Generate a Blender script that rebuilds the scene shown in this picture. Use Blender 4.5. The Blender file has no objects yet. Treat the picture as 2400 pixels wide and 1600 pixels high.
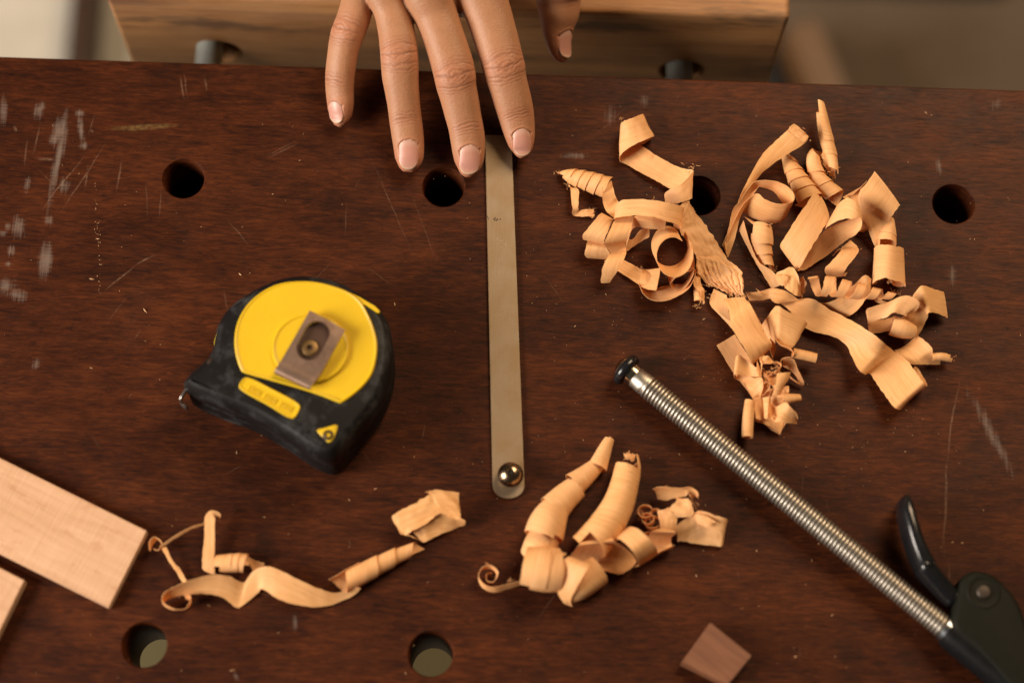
import bpy, bmesh, math, random
import numpy as np
from mathutils import Vector, Matrix, Euler, noise as mnoise

random.seed(7)
rng = np.random.default_rng(11)
scene = bpy.context.scene
COL = scene.collection
MM = 0.001

# ------------------------------------------------------------------ camera
F_PX = 4400.0                       # focal length in pixels of a 2400 px wide picture
TILT = math.radians(18.4)           # tilt from straight down
ROLL = math.radians(2.3)
DIST = F_PX / 5.25 * MM             # 5.25 px per mm at the picture centre
cam_data = bpy.data.cameras.new('camera')
cam = bpy.data.objects.new('camera', cam_data)
COL.objects.link(cam)
cam.location = (0, -DIST * math.sin(TILT), DIST * math.cos(TILT))
CAM_R = Matrix.Rotation(TILT, 3, 'X') @ Matrix.Rotation(ROLL, 3, 'Z')
cam.rotation_mode = 'QUATERNION'
cam.rotation_quaternion = CAM_R.to_quaternion()
cam_data.sensor_width = 36.0
cam_data.lens = 36.0 * F_PX / 2400.0
cam_data.clip_start = 0.01
cam_data.clip_end = 50.0
scene.camera = cam
CAM_L = Vector(cam.location)


def P(px, py, z=0.0):
    """world point at height z (mm) seen at pixel (px, py) of the 2400x1600 photograph"""
    d = CAM_R @ Vector(((px - 1200) / F_PX, -(py - 800) / F_PX, -1.0))
    t = (z * MM - CAM_L.z) / d.z
    return CAM_L + d * t


VIEW = CAM_R @ Vector((0, 0, -1))
cam_data.dof.use_dof = True
cam_data.dof.focus_distance = (P(1300, 540, 6) - CAM_L).dot(VIEW)
cam_data.dof.aperture_fstop = 3.1
cam_data.dof.aperture_blades = 0

# ------------------------------------------------------------------ world and lamps
world = bpy.data.worlds.new('World')
scene.world = world
world.use_nodes = True
wbg = world.node_tree.nodes['Background']
wbg.inputs[0].default_value = (1.0, 0.82, 0.62, 1)
wbg.inputs[1].default_value = 0.07


def area(name, loc, aim, sx, sy, power, col):
    l = bpy.data.lights.new(name, 'AREA')
    l.shape = 'RECTANGLE'
    l.size = sx
    l.size_y = sy
    l.energy = power
    l.color = col
    o = bpy.data.objects.new(name, l)
    COL.objects.link(o)
    o.location = loc
    o.rotation_euler = (Vector(aim) - Vector(loc)).to_track_quat('-Z', 'Y').to_euler()
    return o


area('window_light', (-1.95, -0.60, 0.98), (0, 0.0, 0), 1.10, 1.15, 126.0, (1.0, 0.87, 0.75))
area('far_window_light', (0.75, 1.05, 1.35), (0, 0, 0), 0.85, 0.95, 44.0, (1.0, 0.72, 0.45))

scene.view_settings.view_transform = 'Standard'
scene.view_settings.look = 'None'
scene.view_settings.exposure = -0.27
scene.view_settings.gamma = 1.0
scene.view_settings.use_curve_mapping = False
scene.render.engine = 'CYCLES'
scene.cycles.use_denoising = True
scene.cycles.max_bounces = 12
scene.cycles.diffuse_bounces = 8
scene.cycles.sample_clamp_indirect = 6.0
scene.cycles.caustics_reflective = False
scene.cycles.caustics_refractive = False


# ------------------------------------------------------------------ object helpers
def link(name, me, mat=None, parent=None):
    o = bpy.data.objects.new(name, me)
    COL.objects.link(o)
    if mat is not None:
        me.materials.append(mat)
    if parent is not None:
        o.parent = parent
    return o


def tag(o, label, cat, group=None, kind=None):
    if label:
        o['label'] = label
    if cat:
        o['category'] = cat
    if group:
        o['group'] = group
    if kind:
        o['kind'] = kind
    return o


def empty(name, loc=(0, 0, 0)):
    o = bpy.data.objects.new(name, None)
    COL.objects.link(o)
    o.empty_display_size = 0.02
    o.location = loc
    return o


def mesh_from(name, verts, faces, smooth=True, uvs=None):
    me = bpy.data.meshes.new(name)
    me.from_pydata([tuple(v) for v in verts], [], faces)
    if uvs is not None:
        ul = me.uv_layers.new(name='UVMap')
        li = np.zeros(len(me.loops), dtype=np.int32)
        me.loops.foreach_get('vertex_index', li)
        ul.data.foreach_set('uv', np.asarray(uvs, dtype=np.float32)[li].ravel())
    me.polygons.foreach_set('use_smooth', [smooth] * len(me.polygons))
    me.update()
    return me


def fix_normals(me):
    bm = bmesh.new()
    bm.from_mesh(me)
    bmesh.ops.recalc_face_normals(bm, faces=bm.faces)
    bm.to_mesh(me)
    bm.free()
    me.update()


def apply_mods(o):
    """turn the object's evaluated (modified) geometry into its own mesh"""
    dg = bpy.context.evaluated_depsgraph_get()
    dg.update()
    me = bpy.data.meshes.new_from_object(o.evaluated_get(dg))
    o.modifiers.clear()
    old = o.data
    o.data = me
    bpy.data.meshes.remove(old)
    return me


def sharp_by_angle(me, deg):
    bm = bmesh.new()
    bm.from_mesh(me)
    for f in bm.faces:
        f.smooth = True
    for e in bm.edges:
        if len(e.link_faces) == 2:
            e.smooth = e.calc_face_angle(0) < math.radians(deg)
        else:
            e.smooth = False
    bm.to_mesh(me)
    bm.free()


def boolean_cut(o, cutters):
    for c in cutters:
        m = o.modifiers.new('cut', 'BOOLEAN')
        m.operation = 'DIFFERENCE'
        m.solver = 'EXACT'
        m.object = c
    apply_mods(o)
    for c in cutters:
        me = c.data
        bpy.data.objects.remove(c)
        bpy.data.meshes.remove(me)


def cyl_bm(bm, p0, p1, r0, r1=None, seg=40, cap=True):
    r1 = r0 if r1 is None else r1
    p0 = Vector(p0)
    p1 = Vector(p1)
    t = (p1 - p0).normalized()
    a = Vector((0, 0, 1)) if abs(t.z) < 0.9 else Vector((1, 0, 0))
    n = t.cross(a).normalized()
    b = t.cross(n)
    A = [bm.verts.new(p0 + r0 * (math.cos(2 * math.pi * i / seg) * n + math.sin(2 * math.pi * i / seg) * b)) for i in range(seg)]
    B = [bm.verts.new(p1 + r1 * (math.cos(2 * math.pi * i / seg) * n + math.sin(2 * math.pi * i / seg) * b)) for i in range(seg)]
    for i in range(seg):
        bm.faces.new((A[i], A[(i + 1) % seg], B[(i + 1) % seg], B[i]))
    if cap:
        bm.faces.new(A[::-1])
        bm.faces.new(B)


def bm_mesh(name, bm, smooth_deg=35):
    bmesh.ops.recalc_face_normals(bm, faces=bm.faces)
    me = bpy.data.meshes.new(name)
    bm.to_mesh(me)
    bm.free()
    if smooth_deg:
        sharp_by_angle(me, smooth_deg)
    return me


def lathe_along(p0, t, prof, seg=48, up=(0, 0, 1)):
    """prof: list of (distance along t, radius) in metres"""
    t = Vector(t).normalized()
    n = t.cross(Vector(up)).normalized()
    b = n.cross(t)
    V, Fc = [], []
    for d, r in prof:
        for i in range(seg):
            a = 2 * math.pi * i / seg
            V.append(Vector(p0) + t * d + r * (math.cos(a) * n + math.sin(a) * b))
    for k in range(len(prof) - 1):
        for i in range(seg):
            j = (i + 1) % seg
            Fc.append((k * seg + i, k * seg + j, (k + 1) * seg + j, (k + 1) * seg + i))
    Fc.append(tuple(range(seg))[::-1])
    Fc.append(tuple(range((len(prof) - 1) * seg, len(prof) * seg)))
    me = mesh_from('lathe', V, Fc)
    fix_normals(me)
    return me


def catmull(pts, n, closed=False):
    """centripetal-ish Catmull-Rom through rows of pts (k, d) -> dense rows"""
    pts = np.asarray(pts, float)
    k = len(pts)
    out = []
    if closed:
        g = lambda i: pts[i % k]
        segs = k
    else:
        def g(i):
            if i < 0:
                return 2 * pts[0] - pts[1]
            if i >= k:
                return 2 * pts[-1] - pts[-2]
            return pts[i]
        segs = k - 1
    for i in range(segs):
        p0, p1, p2, p3 = g(i - 1), g(i), g(i + 1), g(i + 2)
        d1 = max(np.linalg.norm(p1 - p0) ** 0.5, 1e-9)
        d2 = max(np.linalg.norm(p2 - p1) ** 0.5, 1e-9)
        d3 = max(np.linalg.norm(p3 - p2) ** 0.5, 1e-9)
        m1 = (p2 - p1) + d2 * ((p1 - p0) / d1 - (p2 - p0) / (d1 + d2))
        m2 = (p2 - p1) + d2 * ((p3 - p2) / d3 - (p3 - p1) / (d2 + d3))
        for j in range(n):
            t = j / n
            h00 = 2 * t ** 3 - 3 * t ** 2 + 1
            h10 = t ** 3 - 2 * t ** 2 + t
            h01 = -2 * t ** 3 + 3 * t ** 2
            h11 = t ** 3 - t ** 2
            out.append(h00 * p1 + h10 * m1 + h01 * p2 + h11 * m2)
    if not closed:
        out.append(pts[-1])
    return np.array(out)


def smoothstep(a, b, x):
    t = np.clip((x - a) / (b - a), 0, 1)
    return t * t * (3 - 2 * t)


# ------------------------------------------------------------------ material helpers
class NT:
    def __init__(self, name):
        self.m = bpy.data.materials.new(name)
        self.m.use_nodes = True
        self.t = self.m.node_tree
        self.n = self.t.nodes
        self.bsdf = self.n['Principled BSDF']
        self.out = self.n['Material Output']

    def new(self, typ, **kw):
        nd = self.n.new(typ)
        for k, v in kw.items():
            setattr(nd, k, v)
        return nd

    def l(self, a, b):
        self.t.links.new(a, b)

    def setv(self, sock, v):
        if hasattr(v, 'is_linked') or isinstance(v, bpy.types.NodeSocket):
            self.l(v, sock)
        else:
            sock.default_value = v

    def math(self, op, a, b=0.5, clamp=False):
        nd = self.new('ShaderNodeMath', operation=op, use_clamp=clamp)
        self.setv(nd.inputs[0], a)
        self.setv(nd.inputs[1], b)
        return nd.outputs[0]

    def mapping(self, vec, scale=(1, 1, 1), loc=(0, 0, 0), rot=(0, 0, 0), typ='POINT'):
        nd = self.new('ShaderNodeMapping', vector_type=typ)
        self.l(vec, nd.inputs[0])
        nd.inputs['Location'].default_value = loc
        nd.inputs['Rotation'].default_value = rot
        nd.inputs['Scale'].default_value = scale
        return nd.outputs[0]

    def noise(self, vec, scale=5.0, detail=4.0, rough=0.55, dist=0.0):
        nd = self.new('ShaderNodeTexNoise')
        if vec is not None:
            self.l(vec, nd.inputs['Vector'])
        nd.inputs['Scale'].default_value = scale
        nd.inputs['Detail'].default_value = detail
        nd.inputs['Roughness'].default_value = rough
        nd.inputs['Distortion'].default_value = dist
        return nd.outputs['Fac']

    def ramp(self, fac, stops, interp='LINEAR'):
        nd = self.new('ShaderNodeValToRGB')
        cr = nd.color_ramp
        cr.interpolation = interp
        while len(cr.elements) < len(stops):
            cr.elements.new(0.5)
        for e, (p, c) in zip(cr.elements, stops):
            e.position = p
            e.color = (c, c, c, 1) if not hasattr(c, '__len__') else (c[0], c[1], c[2], 1)
        self.l(fac, nd.inputs[0])
        return nd.outputs[0]

    def mix(self, fac, a, b, blend='MIX'):
        nd = self.new('ShaderNodeMix', data_type='RGBA', blend_type=blend)
        self.setv(nd.inputs[0], fac)
        for s, v in ((nd.inputs[6], a), (nd.inputs[7], b)):
            if isinstance(v, bpy.types.NodeSocket):
                self.l(v, s)
            else:
                s.default_value = (v[0], v[1], v[2], 1)
        return nd.outputs[2]

    def bump(self, h, strength, dist=0.001, normal=None):
        nd = self.new('ShaderNodeBump')
        nd.inputs['Strength'].default_value = strength
        nd.inputs['Distance'].default_value = dist
        self.l(h, nd.inputs['Height'])
        if normal is not None:
            self.l(normal, nd.inputs['Normal'])
        return nd.outputs[0]

    def coord(self, which='Object'):
        if not hasattr(self, '_tc'):
            self._tc = self.new('ShaderNodeTexCoord')
        return self._tc.outputs[which]

    def set(self, **kw):
        for k, v in kw.items():
            s = self.bsdf.inputs[k.replace('_', ' ')]
            if isinstance(v, bpy.types.NodeSocket):
                self.l(v, s)
            elif hasattr(v, '__len__') and len(v) == 3 and s.type == 'RGBA':
                s.default_value = (v[0], v[1], v[2], 1)
            else:
                s.default_value = v


def grain_wood(name, stops, fx, fy, rough=0.5, bump=0.15, axis_rot=0.0, fine=5.0, blotch=12.0):
    """wood whose fibres run along local X; fx, fy in cycles per metre"""
    k = NT(name)
    c = k.mapping(k.coord(), rot=(0, 0, axis_rot))
    big = k.noise(k.mapping(c, scale=(fx, fy, fy)), 1.0, 5.0, 0.6, 0.6)
    fin = k.noise(k.mapping(c, scale=(fx * fine * .6, fy * fine, fy * fine)), 1.0, 4.0, 0.6)
    blo = k.noise(c, blotch, 3.0, 0.5)
    s = k.math('ADD', k.math('MULTIPLY', big, 0.5), k.math('MULTIPLY', fin, 0.28))
    s = k.math('ADD', s, k.math('MULTIPLY', blo, 0.3))
    col = k.ramp(s, stops)
    k.set(Base_Color=col, Roughness=rough)
    k.l(k.bump(k.math('ADD', big, fin), bump, 0.0004), k.bsdf.inputs['Normal'])
    return k


def plain(name, col, rough=0.4, metal=0.0, nscale=120.0, namp=0.12, bump=0.0):
    k = NT(name)
    n = k.noise(k.coord(), nscale, 4.0, 0.6)
    c = k.mix(n, tuple(x * (1 - namp) for x in col), tuple(min(1, x * (1 + namp)) for x in col))
    k.set(Base_Color=c, Metallic=metal)
    r = k.math('ADD', k.math('MULTIPLY', n, 0.2), rough - 0.1)
    k.set(Roughness=r)
    if bump:
        k.l(k.bump(n, bump, 0.0003), k.bsdf.inputs['Normal'])
    return k
# ================================================================== workbench
BENCH_A = math.radians(0.45)                 # the bench's long axis against world X
BX = Vector((math.cos(BENCH_A), math.sin(BENCH_A), 0))
BY = Vector((-math.sin(BENCH_A), math.cos(BENCH_A), 0))
EDGE = (P(1200, 172, 0)).dot(BY)             # far edge of the top, along BY


def Bp(px, py, z=0.0):
    """pixel to bench coordinates (metres) on height z mm"""
    w = P(px, py, z)
    return Vector((w.dot(BX), w.dot(BY), w.z))


bench = empty('workbench')
bench.rotation_euler = (0, 0, BENCH_A)
tag(bench, 'worn dark reddish wooden workbench with round dog holes carrying all the tools', 'workbench')

HOLES = [(431, 414), (1040, 439), (1638, 460), (2235, 482), (339, 1512), (1010, 1531)]
hb = [Bp(*h) for h in HOLES]
rowA = sum(h.y for h in hb[:4]) / 4
rowB = sum(h.y for h in hb[4:]) / 2
hole_xy = [(h.x, rowA) for h in hb[:4]] + [(h.x, rowB) for h in hb[4:]]
sp = (hb[3].x - hb[0].x) / 3
hole_xy += [(hb[0].x - sp, rowA), (hb[3].x + sp, rowA), (hb[5].x + sp * 2.1, rowB), (hb[4].x - sp, rowB)]

# --- table wood material
k = NT('dark_bench_wood')
co = k.coord()
wob = k.noise(co, 9.0, 2.0, 0.5)
big = k.noise(k.mapping(co, scale=(17, 75, 75)), 1.0, 6.0, 0.68, 1.2)
fin = k.noise(k.mapping(co, scale=(110, 720, 720)), 1.0, 6.0, 0.76, 0.8)
pore = k.noise(k.mapping(co, scale=(110, 1500, 1500)), 1.0, 2.0, 0.5)
blo = k.noise(k.mapping(co, scale=(15, 24, 24)), 1.0, 5.0, 0.65)
s = k.math('ADD', k.math('MULTIPLY', big, 0.30), k.math('MULTIPLY', fin, 0.56))
s = k.math('ADD', s, k.math('MULTIPLY', blo, 0.32))
wood = k.ramp(s, [(0.38, (.0046, .0011, .0005)), (0.49, (.0175, .0038, .0011)), (0.59, (.041, .0092, .0023)), (0.74, (.092, .0230, .0050))])
poremask = k.ramp(pore, [(0.30, 1.0), (0.40, 0.0)])
wood = k.mix(k.math('MULTIPLY', poremask, 0.55), wood, (.004, .002, .0012))
# dark stains
st = k.ramp(k.noise(co, 26.0, 3.0, 0.55), [(0.62, 0.0), (0.74, 1.0)])
wood = k.mix(k.math('MULTIPLY', st, 0.5), wood, (.006, .003, .002))
# scratches and scuffs
dist_n = k.new('ShaderNodeTexNoise')
k.l(co, dist_n.inputs['Vector'])
dist_n.inputs['Scale'].default_value = 45.0
dist_n.inputs['Detail'].default_value = 3.0
vm = k.new('ShaderNodeVectorMath', operation='MULTIPLY_ADD')
k.l(dist_n.outputs['Color'], vm.inputs[0])
vm.inputs[1].default_value = (.0030, .0030, 0)
k.l(co, vm.inputs[2])
sub = k.new('ShaderNodeVectorMath', operation='SUBTRACT')
k.l(vm.outputs[0], sub.inputs[0])
sub.inputs[1].default_value = (.0015, .0015, 0)
dco = sub.outputs[0]


def streaks(items, base):
    acc = None
    for (x0, y0, x1, y1, w, st_) in items:
        a, b = Bp(x0, y0), Bp(x1, y1)
        c = (a + b) / 2
        d = b - a
        ln = max(d.length, 1e-4)
        v = k.mapping(base, loc=(c.x, c.y, 0), rot=(0, 0, math.atan2(d.y, d.x)), scale=(ln * .60, w * MM * .5, 1), typ='TEXTURE')
        g = k.new('ShaderNodeTexGradient', gradient_type='SPHERICAL')
        k.l(v, g.inputs[0])
        o = k.math('MULTIPLY', g.outputs['Fac'], st_)
        acc = o if acc is None else k.math('MAXIMUM', acc, o)
    return acc


z3 = lambda x, y: (x / 3.016, 180 + y / 3.016)


def q(x0, y0, x1, y1, w, s_):
    return (*z3(x0, y0), *z3(x1, y1), w, s_)


scuffs = [q(490, 150, 330, 1020, 4.5, 1.0), q(450, 250, 390, 520, 9, .95), q(380, 380, 385, 500, 6, .8), q(280, 140, 270, 330, 7, .6),
          q(35, 100, 10, 380, 5, .7), q(548, 230, 595, 520, 4.2, .85), q(552, 220, 565, 300, 6, .9), q(585, 450, 590, 530, 6, .9),
          q(140, 950, 125, 1170, 8, .85), q(345, 1140, 300, 1460, 9, .95), q(350, 960, 335, 1070, 6, .6), q(85, 1180, 90, 1280, 5, .7),
          q(70, 1400, 30, 1560, 10, .7), q(10, 1080, 30, 1150, 6, .7), q(205, 680, 180, 830, 4, .6), q(120, 1480, 90, 1600, 12, .5),
          q(450, 700, 440, 840, 9, .35), q(300, 260, 300, 160, 5, .6), q(60, 1000, 50, 1120, 5, .5), q(70, 1290, 60, 1350, 5, .6),
          (1300, 368, 1390, 360, 4, .45), (1420, 300, 1440, 240, 9, .05), (2255, 890, 2390, 1140, 6, .55), (2190, 360, 2210, 420, 4, .5),
          (1500, 255, 1520, 215, 9, .0), (690, 1425, 692, 1495, 3.2, .6), (2230, 610, 2235, 680, 6, .35), (90, 830, 80, 870, 5, .4),
          (60, 1145, 110, 1175, 8, .3), (550, 1570, 560, 1600, 3, .3),
          (2320, 120 + 120, 2350, 250, 9, .3)]
scratch = [q(290, 940, 590, 565, 1.1, .75), q(435, 950, 755, 470, 1.1, .6), q(745, 1512, 960, 1330, 1.2, .75), q(955, 1332, 1105, 1262, 1.3, .8),
           q(822, 810, 862, 590, 1.4, .6), q(598, 800, 622, 620, 1.2, .6), q(270, 578, 385, 582, 1.8, .9), q(1270, 0, 1303, 165, 1.3, .75),
           q(1438, 0, 1462, 105, 1.3, .6), q(1885, 575, 2115, 460, 1.3, .45), q(1605, 1015, 1765, 1195, 1.2, .4), q(240, 560, 275, 330, 1.3, .5),
           q(180, 640, 195, 440, 1.5, .5), q(640, 370, 670, 400, 1.6, .6), q(1035, 730, 1040, 1010, 1.0, .35), q(1135, 800, 1125, 1000, 1.2, .4),
           q(95, 340, 120, 390, 2, .6), (2215, 1300, 2216, 1080, 1.6, .75), (2216, 1090, 2250, 880, 1.3, .55), (2222, 1290, 2228, 1400, 1.2, .4),
           (615, 370, 700, 325, .9, .4), (850, 330, 980, 620, .8, .35), (855, 620, 930, 680, .8, .4), (808, 560, 812, 470, .8, .35),
           (700, 690, 780, 610, .9, .35), (430, 170, 440, 235, 1.0, .5), (1640, 1010, 1930, 1190, .8, .3), (1250, 1470, 1320, 1360, .9, .35),
           (1480, 240, 1380, 330, .9, .3), (960, 440, 1030, 640, .7, .3), (1270, 640, 1330, 720, .8, .3), (300, 690, 250, 760, .9, .35)]
for i in range(34):
    x, y = rng.uniform(0, 2400), rng.uniform(240, 1600)
    a = rng.normal(1.4, .7)
    L = rng.uniform(12, 75)
    scratch.append((x, y, x + L * math.cos(a), y + L * math.sin(a), rng.uniform(.6, 1.4), rng.uniform(.15, .5)))
sc1 = streaks([(a_, b_, c_, d_, w_ * 1.25, .55 + .45 * t_) for (a_, b_, c_, d_, w_, t_) in scuffs], dco)
sc2 = streaks(scratch, dco)
yl = streaks([q(805, 365, 1245, 345, 3.5, .9)], dco)
brk = k.noise(k.mapping(co, scale=(620, 28, 1), rot=(0, 0, -.12)), 1.0, 6.0, 0.75, 0.3)
brk3 = k.noise(k.mapping(co, scale=(150, 1300, 1)), 1.0, 3.0, 0.6)
brkn = k.math('ADD', k.math('MULTIPLY', brk, .68), k.math('MULTIPLY', brk3, .32))
brk2 = k.ramp(k.noise(co, 500.0, 3.0, 0.7), [(0.35, 0.15), (0.6, 1.0)])
m1 = k.math('ADD', k.math('MULTIPLY', sc1, .85), k.math('MULTIPLY', k.math('SUBTRACT', brkn, .5), 2.0))
m1 = k.math('MULTIPLY', k.math('SUBTRACT', m1, .24), 1.9, clamp=True)
m1 = k.math('MULTIPLY', m1, k.ramp(sc1, [(0.02, 0), (0.20, 1)]))
m2 = k.math('MULTIPLY', k.ramp(sc2, [(0.05, 0), (0.6, 1)]), brk2)
wood = k.mix(k.math('MULTIPLY', m1, .58), wood, (.20, .16, .135))
wood = k.mix(k.math('MULTIPLY', m2, .60), wood, (.21, .13, .085))
wood = k.mix(k.math('MULTIPLY', k.math('MULTIPLY', k.ramp(yl, [(0, 0), (.5, 1)]), brk2), .55), wood, (.17, .11, .04))
haze_ = k.ramp(k.noise(k.mapping(co, scale=(14, 9, 1)), 1.0, 4.0, .65), [(0.56, 0), (0.76, 1)])
wood = k.mix(k.math('MULTIPLY', haze_, .035), wood, (.16, .10, .075))
rgh = k.math('ADD', k.math('MULTIPLY', blo, 0.25), 0.40)
rgh = k.math('ADD', rgh, k.math('MULTIPLY', m1, 0.25))
k.set(Base_Color=wood, Roughness=rgh, Specular_IOR_Level=0.13)
hgt = k.math('SUBTRACT', k.math('ADD', k.math('MULTIPLY', fin, .6), k.math('MULTIPLY', big, .6)), k.math('MULTIPLY', k.math('ADD', m2, poremask), .5))
k.l(k.bump(hgt, 0.35, 0.0003), k.bsdf.inputs['Normal'])
M_BENCH = k.m

# --- the top, a thick board with drilled holes
TH = 0.042
x0, x1, y0, y1 = -0.62, 0.62, -0.32, EDGE
bm = bmesh.new()
bmesh.ops.create_cube(bm, size=1.0)
for v in bm.verts:
    v.co = Vector(((x0 + x1) / 2 + v.co.x * (x1 - x0), (y0 + y1) / 2 + v.co.y * (y1 - y0), -TH / 2 + v.co.z * TH))
bmesh.ops.bevel(bm, geom=list(bm.edges), offset=0.0012, segments=3, affect='EDGES', profile=.6)
top = link('tabletop', bm_mesh('tabletop', bm, 60), M_BENCH, bench)
cuts = []
bm = bmesh.new()
for (hx, hy) in hole_xy:
    # slightly eased rim: narrow cone at the mouth plus the shaft
    prof = [(-TH - .01, .0093), (-.0009, .0093), (0, .0100), (0.004, .0132)]
    seg = 64
    rings = []
    for (z, r) in prof:
        rings.append([bm.verts.new((hx + r * math.cos(2 * math.pi * i / seg), hy + r * math.sin(2 * math.pi * i / seg), z)) for i in range(seg)])
    for a, b in zip(rings, rings[1:]):
        for i in range(seg):
            bm.faces.new((a[i], a[(i + 1) % seg], b[(i + 1) % seg], b[i]))
    bm.faces.new(rings[0][::-1])
    bm.faces.new(rings[-1])
cut = link('drill', bm_mesh('drill', bm, 0))
cut.parent = bench
bpy.context.view_layer.update()
boolean_cut(top, [cut])
sharp_by_angle(top.data, 40)

# --- the vise jaw beyond the gap, and its guide rods
kj = NT('old_jaw_wood')
c = kj.coord()
big = kj.noise(kj.mapping(c, scale=(9, 120, 120)), 1.0, 6.0, .6, 1.2)
fin = kj.noise(kj.mapping(c, scale=(60, 700, 700)), 1.0, 4.0, .6)
blo = kj.noise(kj.mapping(c, scale=(14, 25, 25)), 1.0, 4.0, .6)
s = kj.math('ADD', kj.math('MULTIPLY', big, .5), kj.math('ADD', kj.math('MULTIPLY', fin, .2), kj.math('MULTIPLY', blo, .35)))
col = kj.ramp(s, [(.36, (.14, .058, .020)), (.46, (.25, .110, .037)), (.56, (.36, .170, .058)), (.70, (.47, .235, .085))])
grime = kj.ramp(kj.noise(kj.mapping(c, scale=(9, 60, 40)), 1.0, 4.0, .7), [(.58, 0), (.66, 1)])
col = kj.mix(kj.math('MULTIPLY', grime, .6), col, (.022, .013, .008))
dust = kj.ramp(kj.noise(kj.mapping(c, scale=(7, 30, 30)), 1.0, 3.0, .6), [(.50, 0), (.72, 1)])
col = kj.mix(kj.math('MULTIPLY', dust, .3), col, (.28, .19, .14))
kj.set(Base_Color=col, Roughness=.6)
kj.l(kj.bump(kj.math('ADD', big, fin), .4, .0008), kj.bsdf.inputs['Normal'])

ZJ = -5.0
jl = Bp(242, 3, ZJ)
jr = Bp(1852, 30, ZJ)
yj = (jl.y + jr.y) / 2
JH, JD = 0.085, 0.060
bm = bmesh.new()
bmesh.ops.create_cube(bm, size=1.0)
for v in bm.verts:
    v.co = Vector(((jl.x + jr.x) / 2 + v.co.x * (jr.x - jl.x), yj + JD / 2 + v.co.y * JD, ZJ * MM - JH / 2 + v.co.z * JH))
bmesh.ops.bevel(bm, geom=list(bm.edges), offset=0.003, segments=4, affect='EDGES', profile=.55)
jaw = link('vise_jaw', bm_mesh('vise_jaw', bm, 50), kj.m, bench)
M_ROD = plain('dull_steel_rod', (.30, .33, .31), .38, .15, 200, .25).m
rods = []
bm = bmesh.new()
for (px, py, dx) in ((492, 112, .004), (1592, 158, .0015)):
    # where the view ray meets the jaw's face
    d = CAM_R @ Vector(((px - 1200) / F_PX, -(py - 800) / F_PX, -1.0))
    yb = CAM_L.dot(BY)
    t = (yj - yb) / d.dot(BY)
    w = CAM_L + d * t
    rx, rz = w.dot(BX), w.z - .004
    rods.append((rx, rz))
    cyl_bm(bm, (rx + dx, yj - .01, rz), (rx + dx, yj + .03, rz), .0118, seg=48)
cut = link('drill', bm_mesh('drill', bm, 0))
cut.parent = bench
bpy.context.view_layer.update()
boolean_cut(jaw, [cut])
sharp_by_angle(jaw.data, 45)
for (rx, rz) in rods:
    bm = bmesh.new()
    cyl_bm(bm, (rx, yj - .034, rz + .0048), (rx, yj + .028, rz + .0048), .0066)
    link('guide_rod', bm_mesh('guide_rod', bm), M_ROD, bench)

# ================================================================== floor and far blurred things
kf = NT('pale_floor')
c = kf.coord()
n = kf.noise(c, 3.0, 4.0, .55)
n2 = kf.noise(c, 40.0, 4.0, .6)
kf.set(Base_Color=kf.ramp(kf.math('ADD', kf.math('MULTIPLY', n, .7), kf.math('MULTIPLY', n2, .3)), [(.35, (.40, .375, .32)), (.65, (.54, .51, .44))]), Roughness=.5)
FZ = -0.78
bm = bmesh.new()
bmesh.ops.create_grid(bm, x_segments=4, y_segments=4, size=3.0)
bmesh.ops.translate(bm, verts=bm.verts, vec=(0, 0.5, FZ))
fl = link('floor', bm_mesh('floor', bm, 0), kf.m)
fl['kind'] = 'structure'


def box_obj(name, cx, cy, z0_, z1_, sx, sy, mat, rot=0.0, parent=None, bev=.004):
    bm = bmesh.new()
    bmesh.ops.create_cube(bm, size=1.0)
    for v in bm.verts:
        v.co = Vector((v.co.x * sx, v.co.y * sy, (v.co.z + .5) * (z1_ - z0_)))
    bmesh.ops.bevel(bm, geom=list(bm.edges), offset=bev, segments=2, affect='EDGES')
    o = link(name, bm_mesh(name, bm, 40), mat, parent)
    o.location = (cx, cy, z0_)
    o.rotation_euler = (0, 0, rot)
    return o


M_POST = grain_wood('dark_brown_wood', [(.3, (.015, .007, .003)), (.7, (.05, .024, .011))], 10, 120, .5).m
M_POST2 = grain_wood('orange_brown_wood', [(.3, (.075, .030, .005)), (.7, (.12, .05, .009))], 10, 120, .5).m
M_PATCH = plain('grey_brown_patch', (.105, .075, .050), .9, 0, 30, .3).m
M_DARK = plain('black_mat_and_shadow', (.012, .010, .009), .8, 0, 30, .3).m
a = P(172, 40, FZ * 1000 + 380)
M_RAIL = grain_wood('dark_rail_wood', [(.3, (.008, .004, .002)), (.7, (.022, .011, .006))], 10, 120, .7).m
bm = bmesh.new()
bmesh.ops.create_cube(bm, size=1.0)
for v in bm.verts:
    v.co = Vector((v.co.x * 1.2, rowA - .048 + v.co.y * .15, -.075 + v.co.z * .06))
bmesh.ops.bevel(bm, geom=list(bm.edges), offset=.003, segments=2, affect='EDGES')
link('under_rail', bm_mesh('under_rail', bm, 40), M_RAIL, bench)
M_SHADED_FLOOR = grain_wood('shaded_floor_olive', [(.3, (.22, .175, .075)), (.7, (.27, .22, .10))], 6, 50, .7).m  # added panel, olive colour carries the shade of the floor below the bench
bm = bmesh.new()
bmesh.ops.create_cube(bm, size=1.0)
for v in bm.verts:
    v.co = Vector((v.co.x * 1.1, rowB + .02 + v.co.y * .28, -.36 + v.co.z * .018))
bmesh.ops.bevel(bm, geom=list(bm.edges), offset=.003, segments=2, affect='EDGES')
link('shaded_floor_panel', bm_mesh('shaded_floor_panel', bm, 40), M_SHADED_FLOOR, bench)
a = P(192, 40, FZ * 1000 + 40)
post = box_obj('wooden_beam', a.x, a.y, FZ + .0005, FZ + .04, .024, .55, M_POST, .03)
tag(post, 'dark brown wooden beam lying on the pale floor beyond the bench, far left', 'wood beam')
a = P(1690, 60, FZ * 1000)
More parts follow.
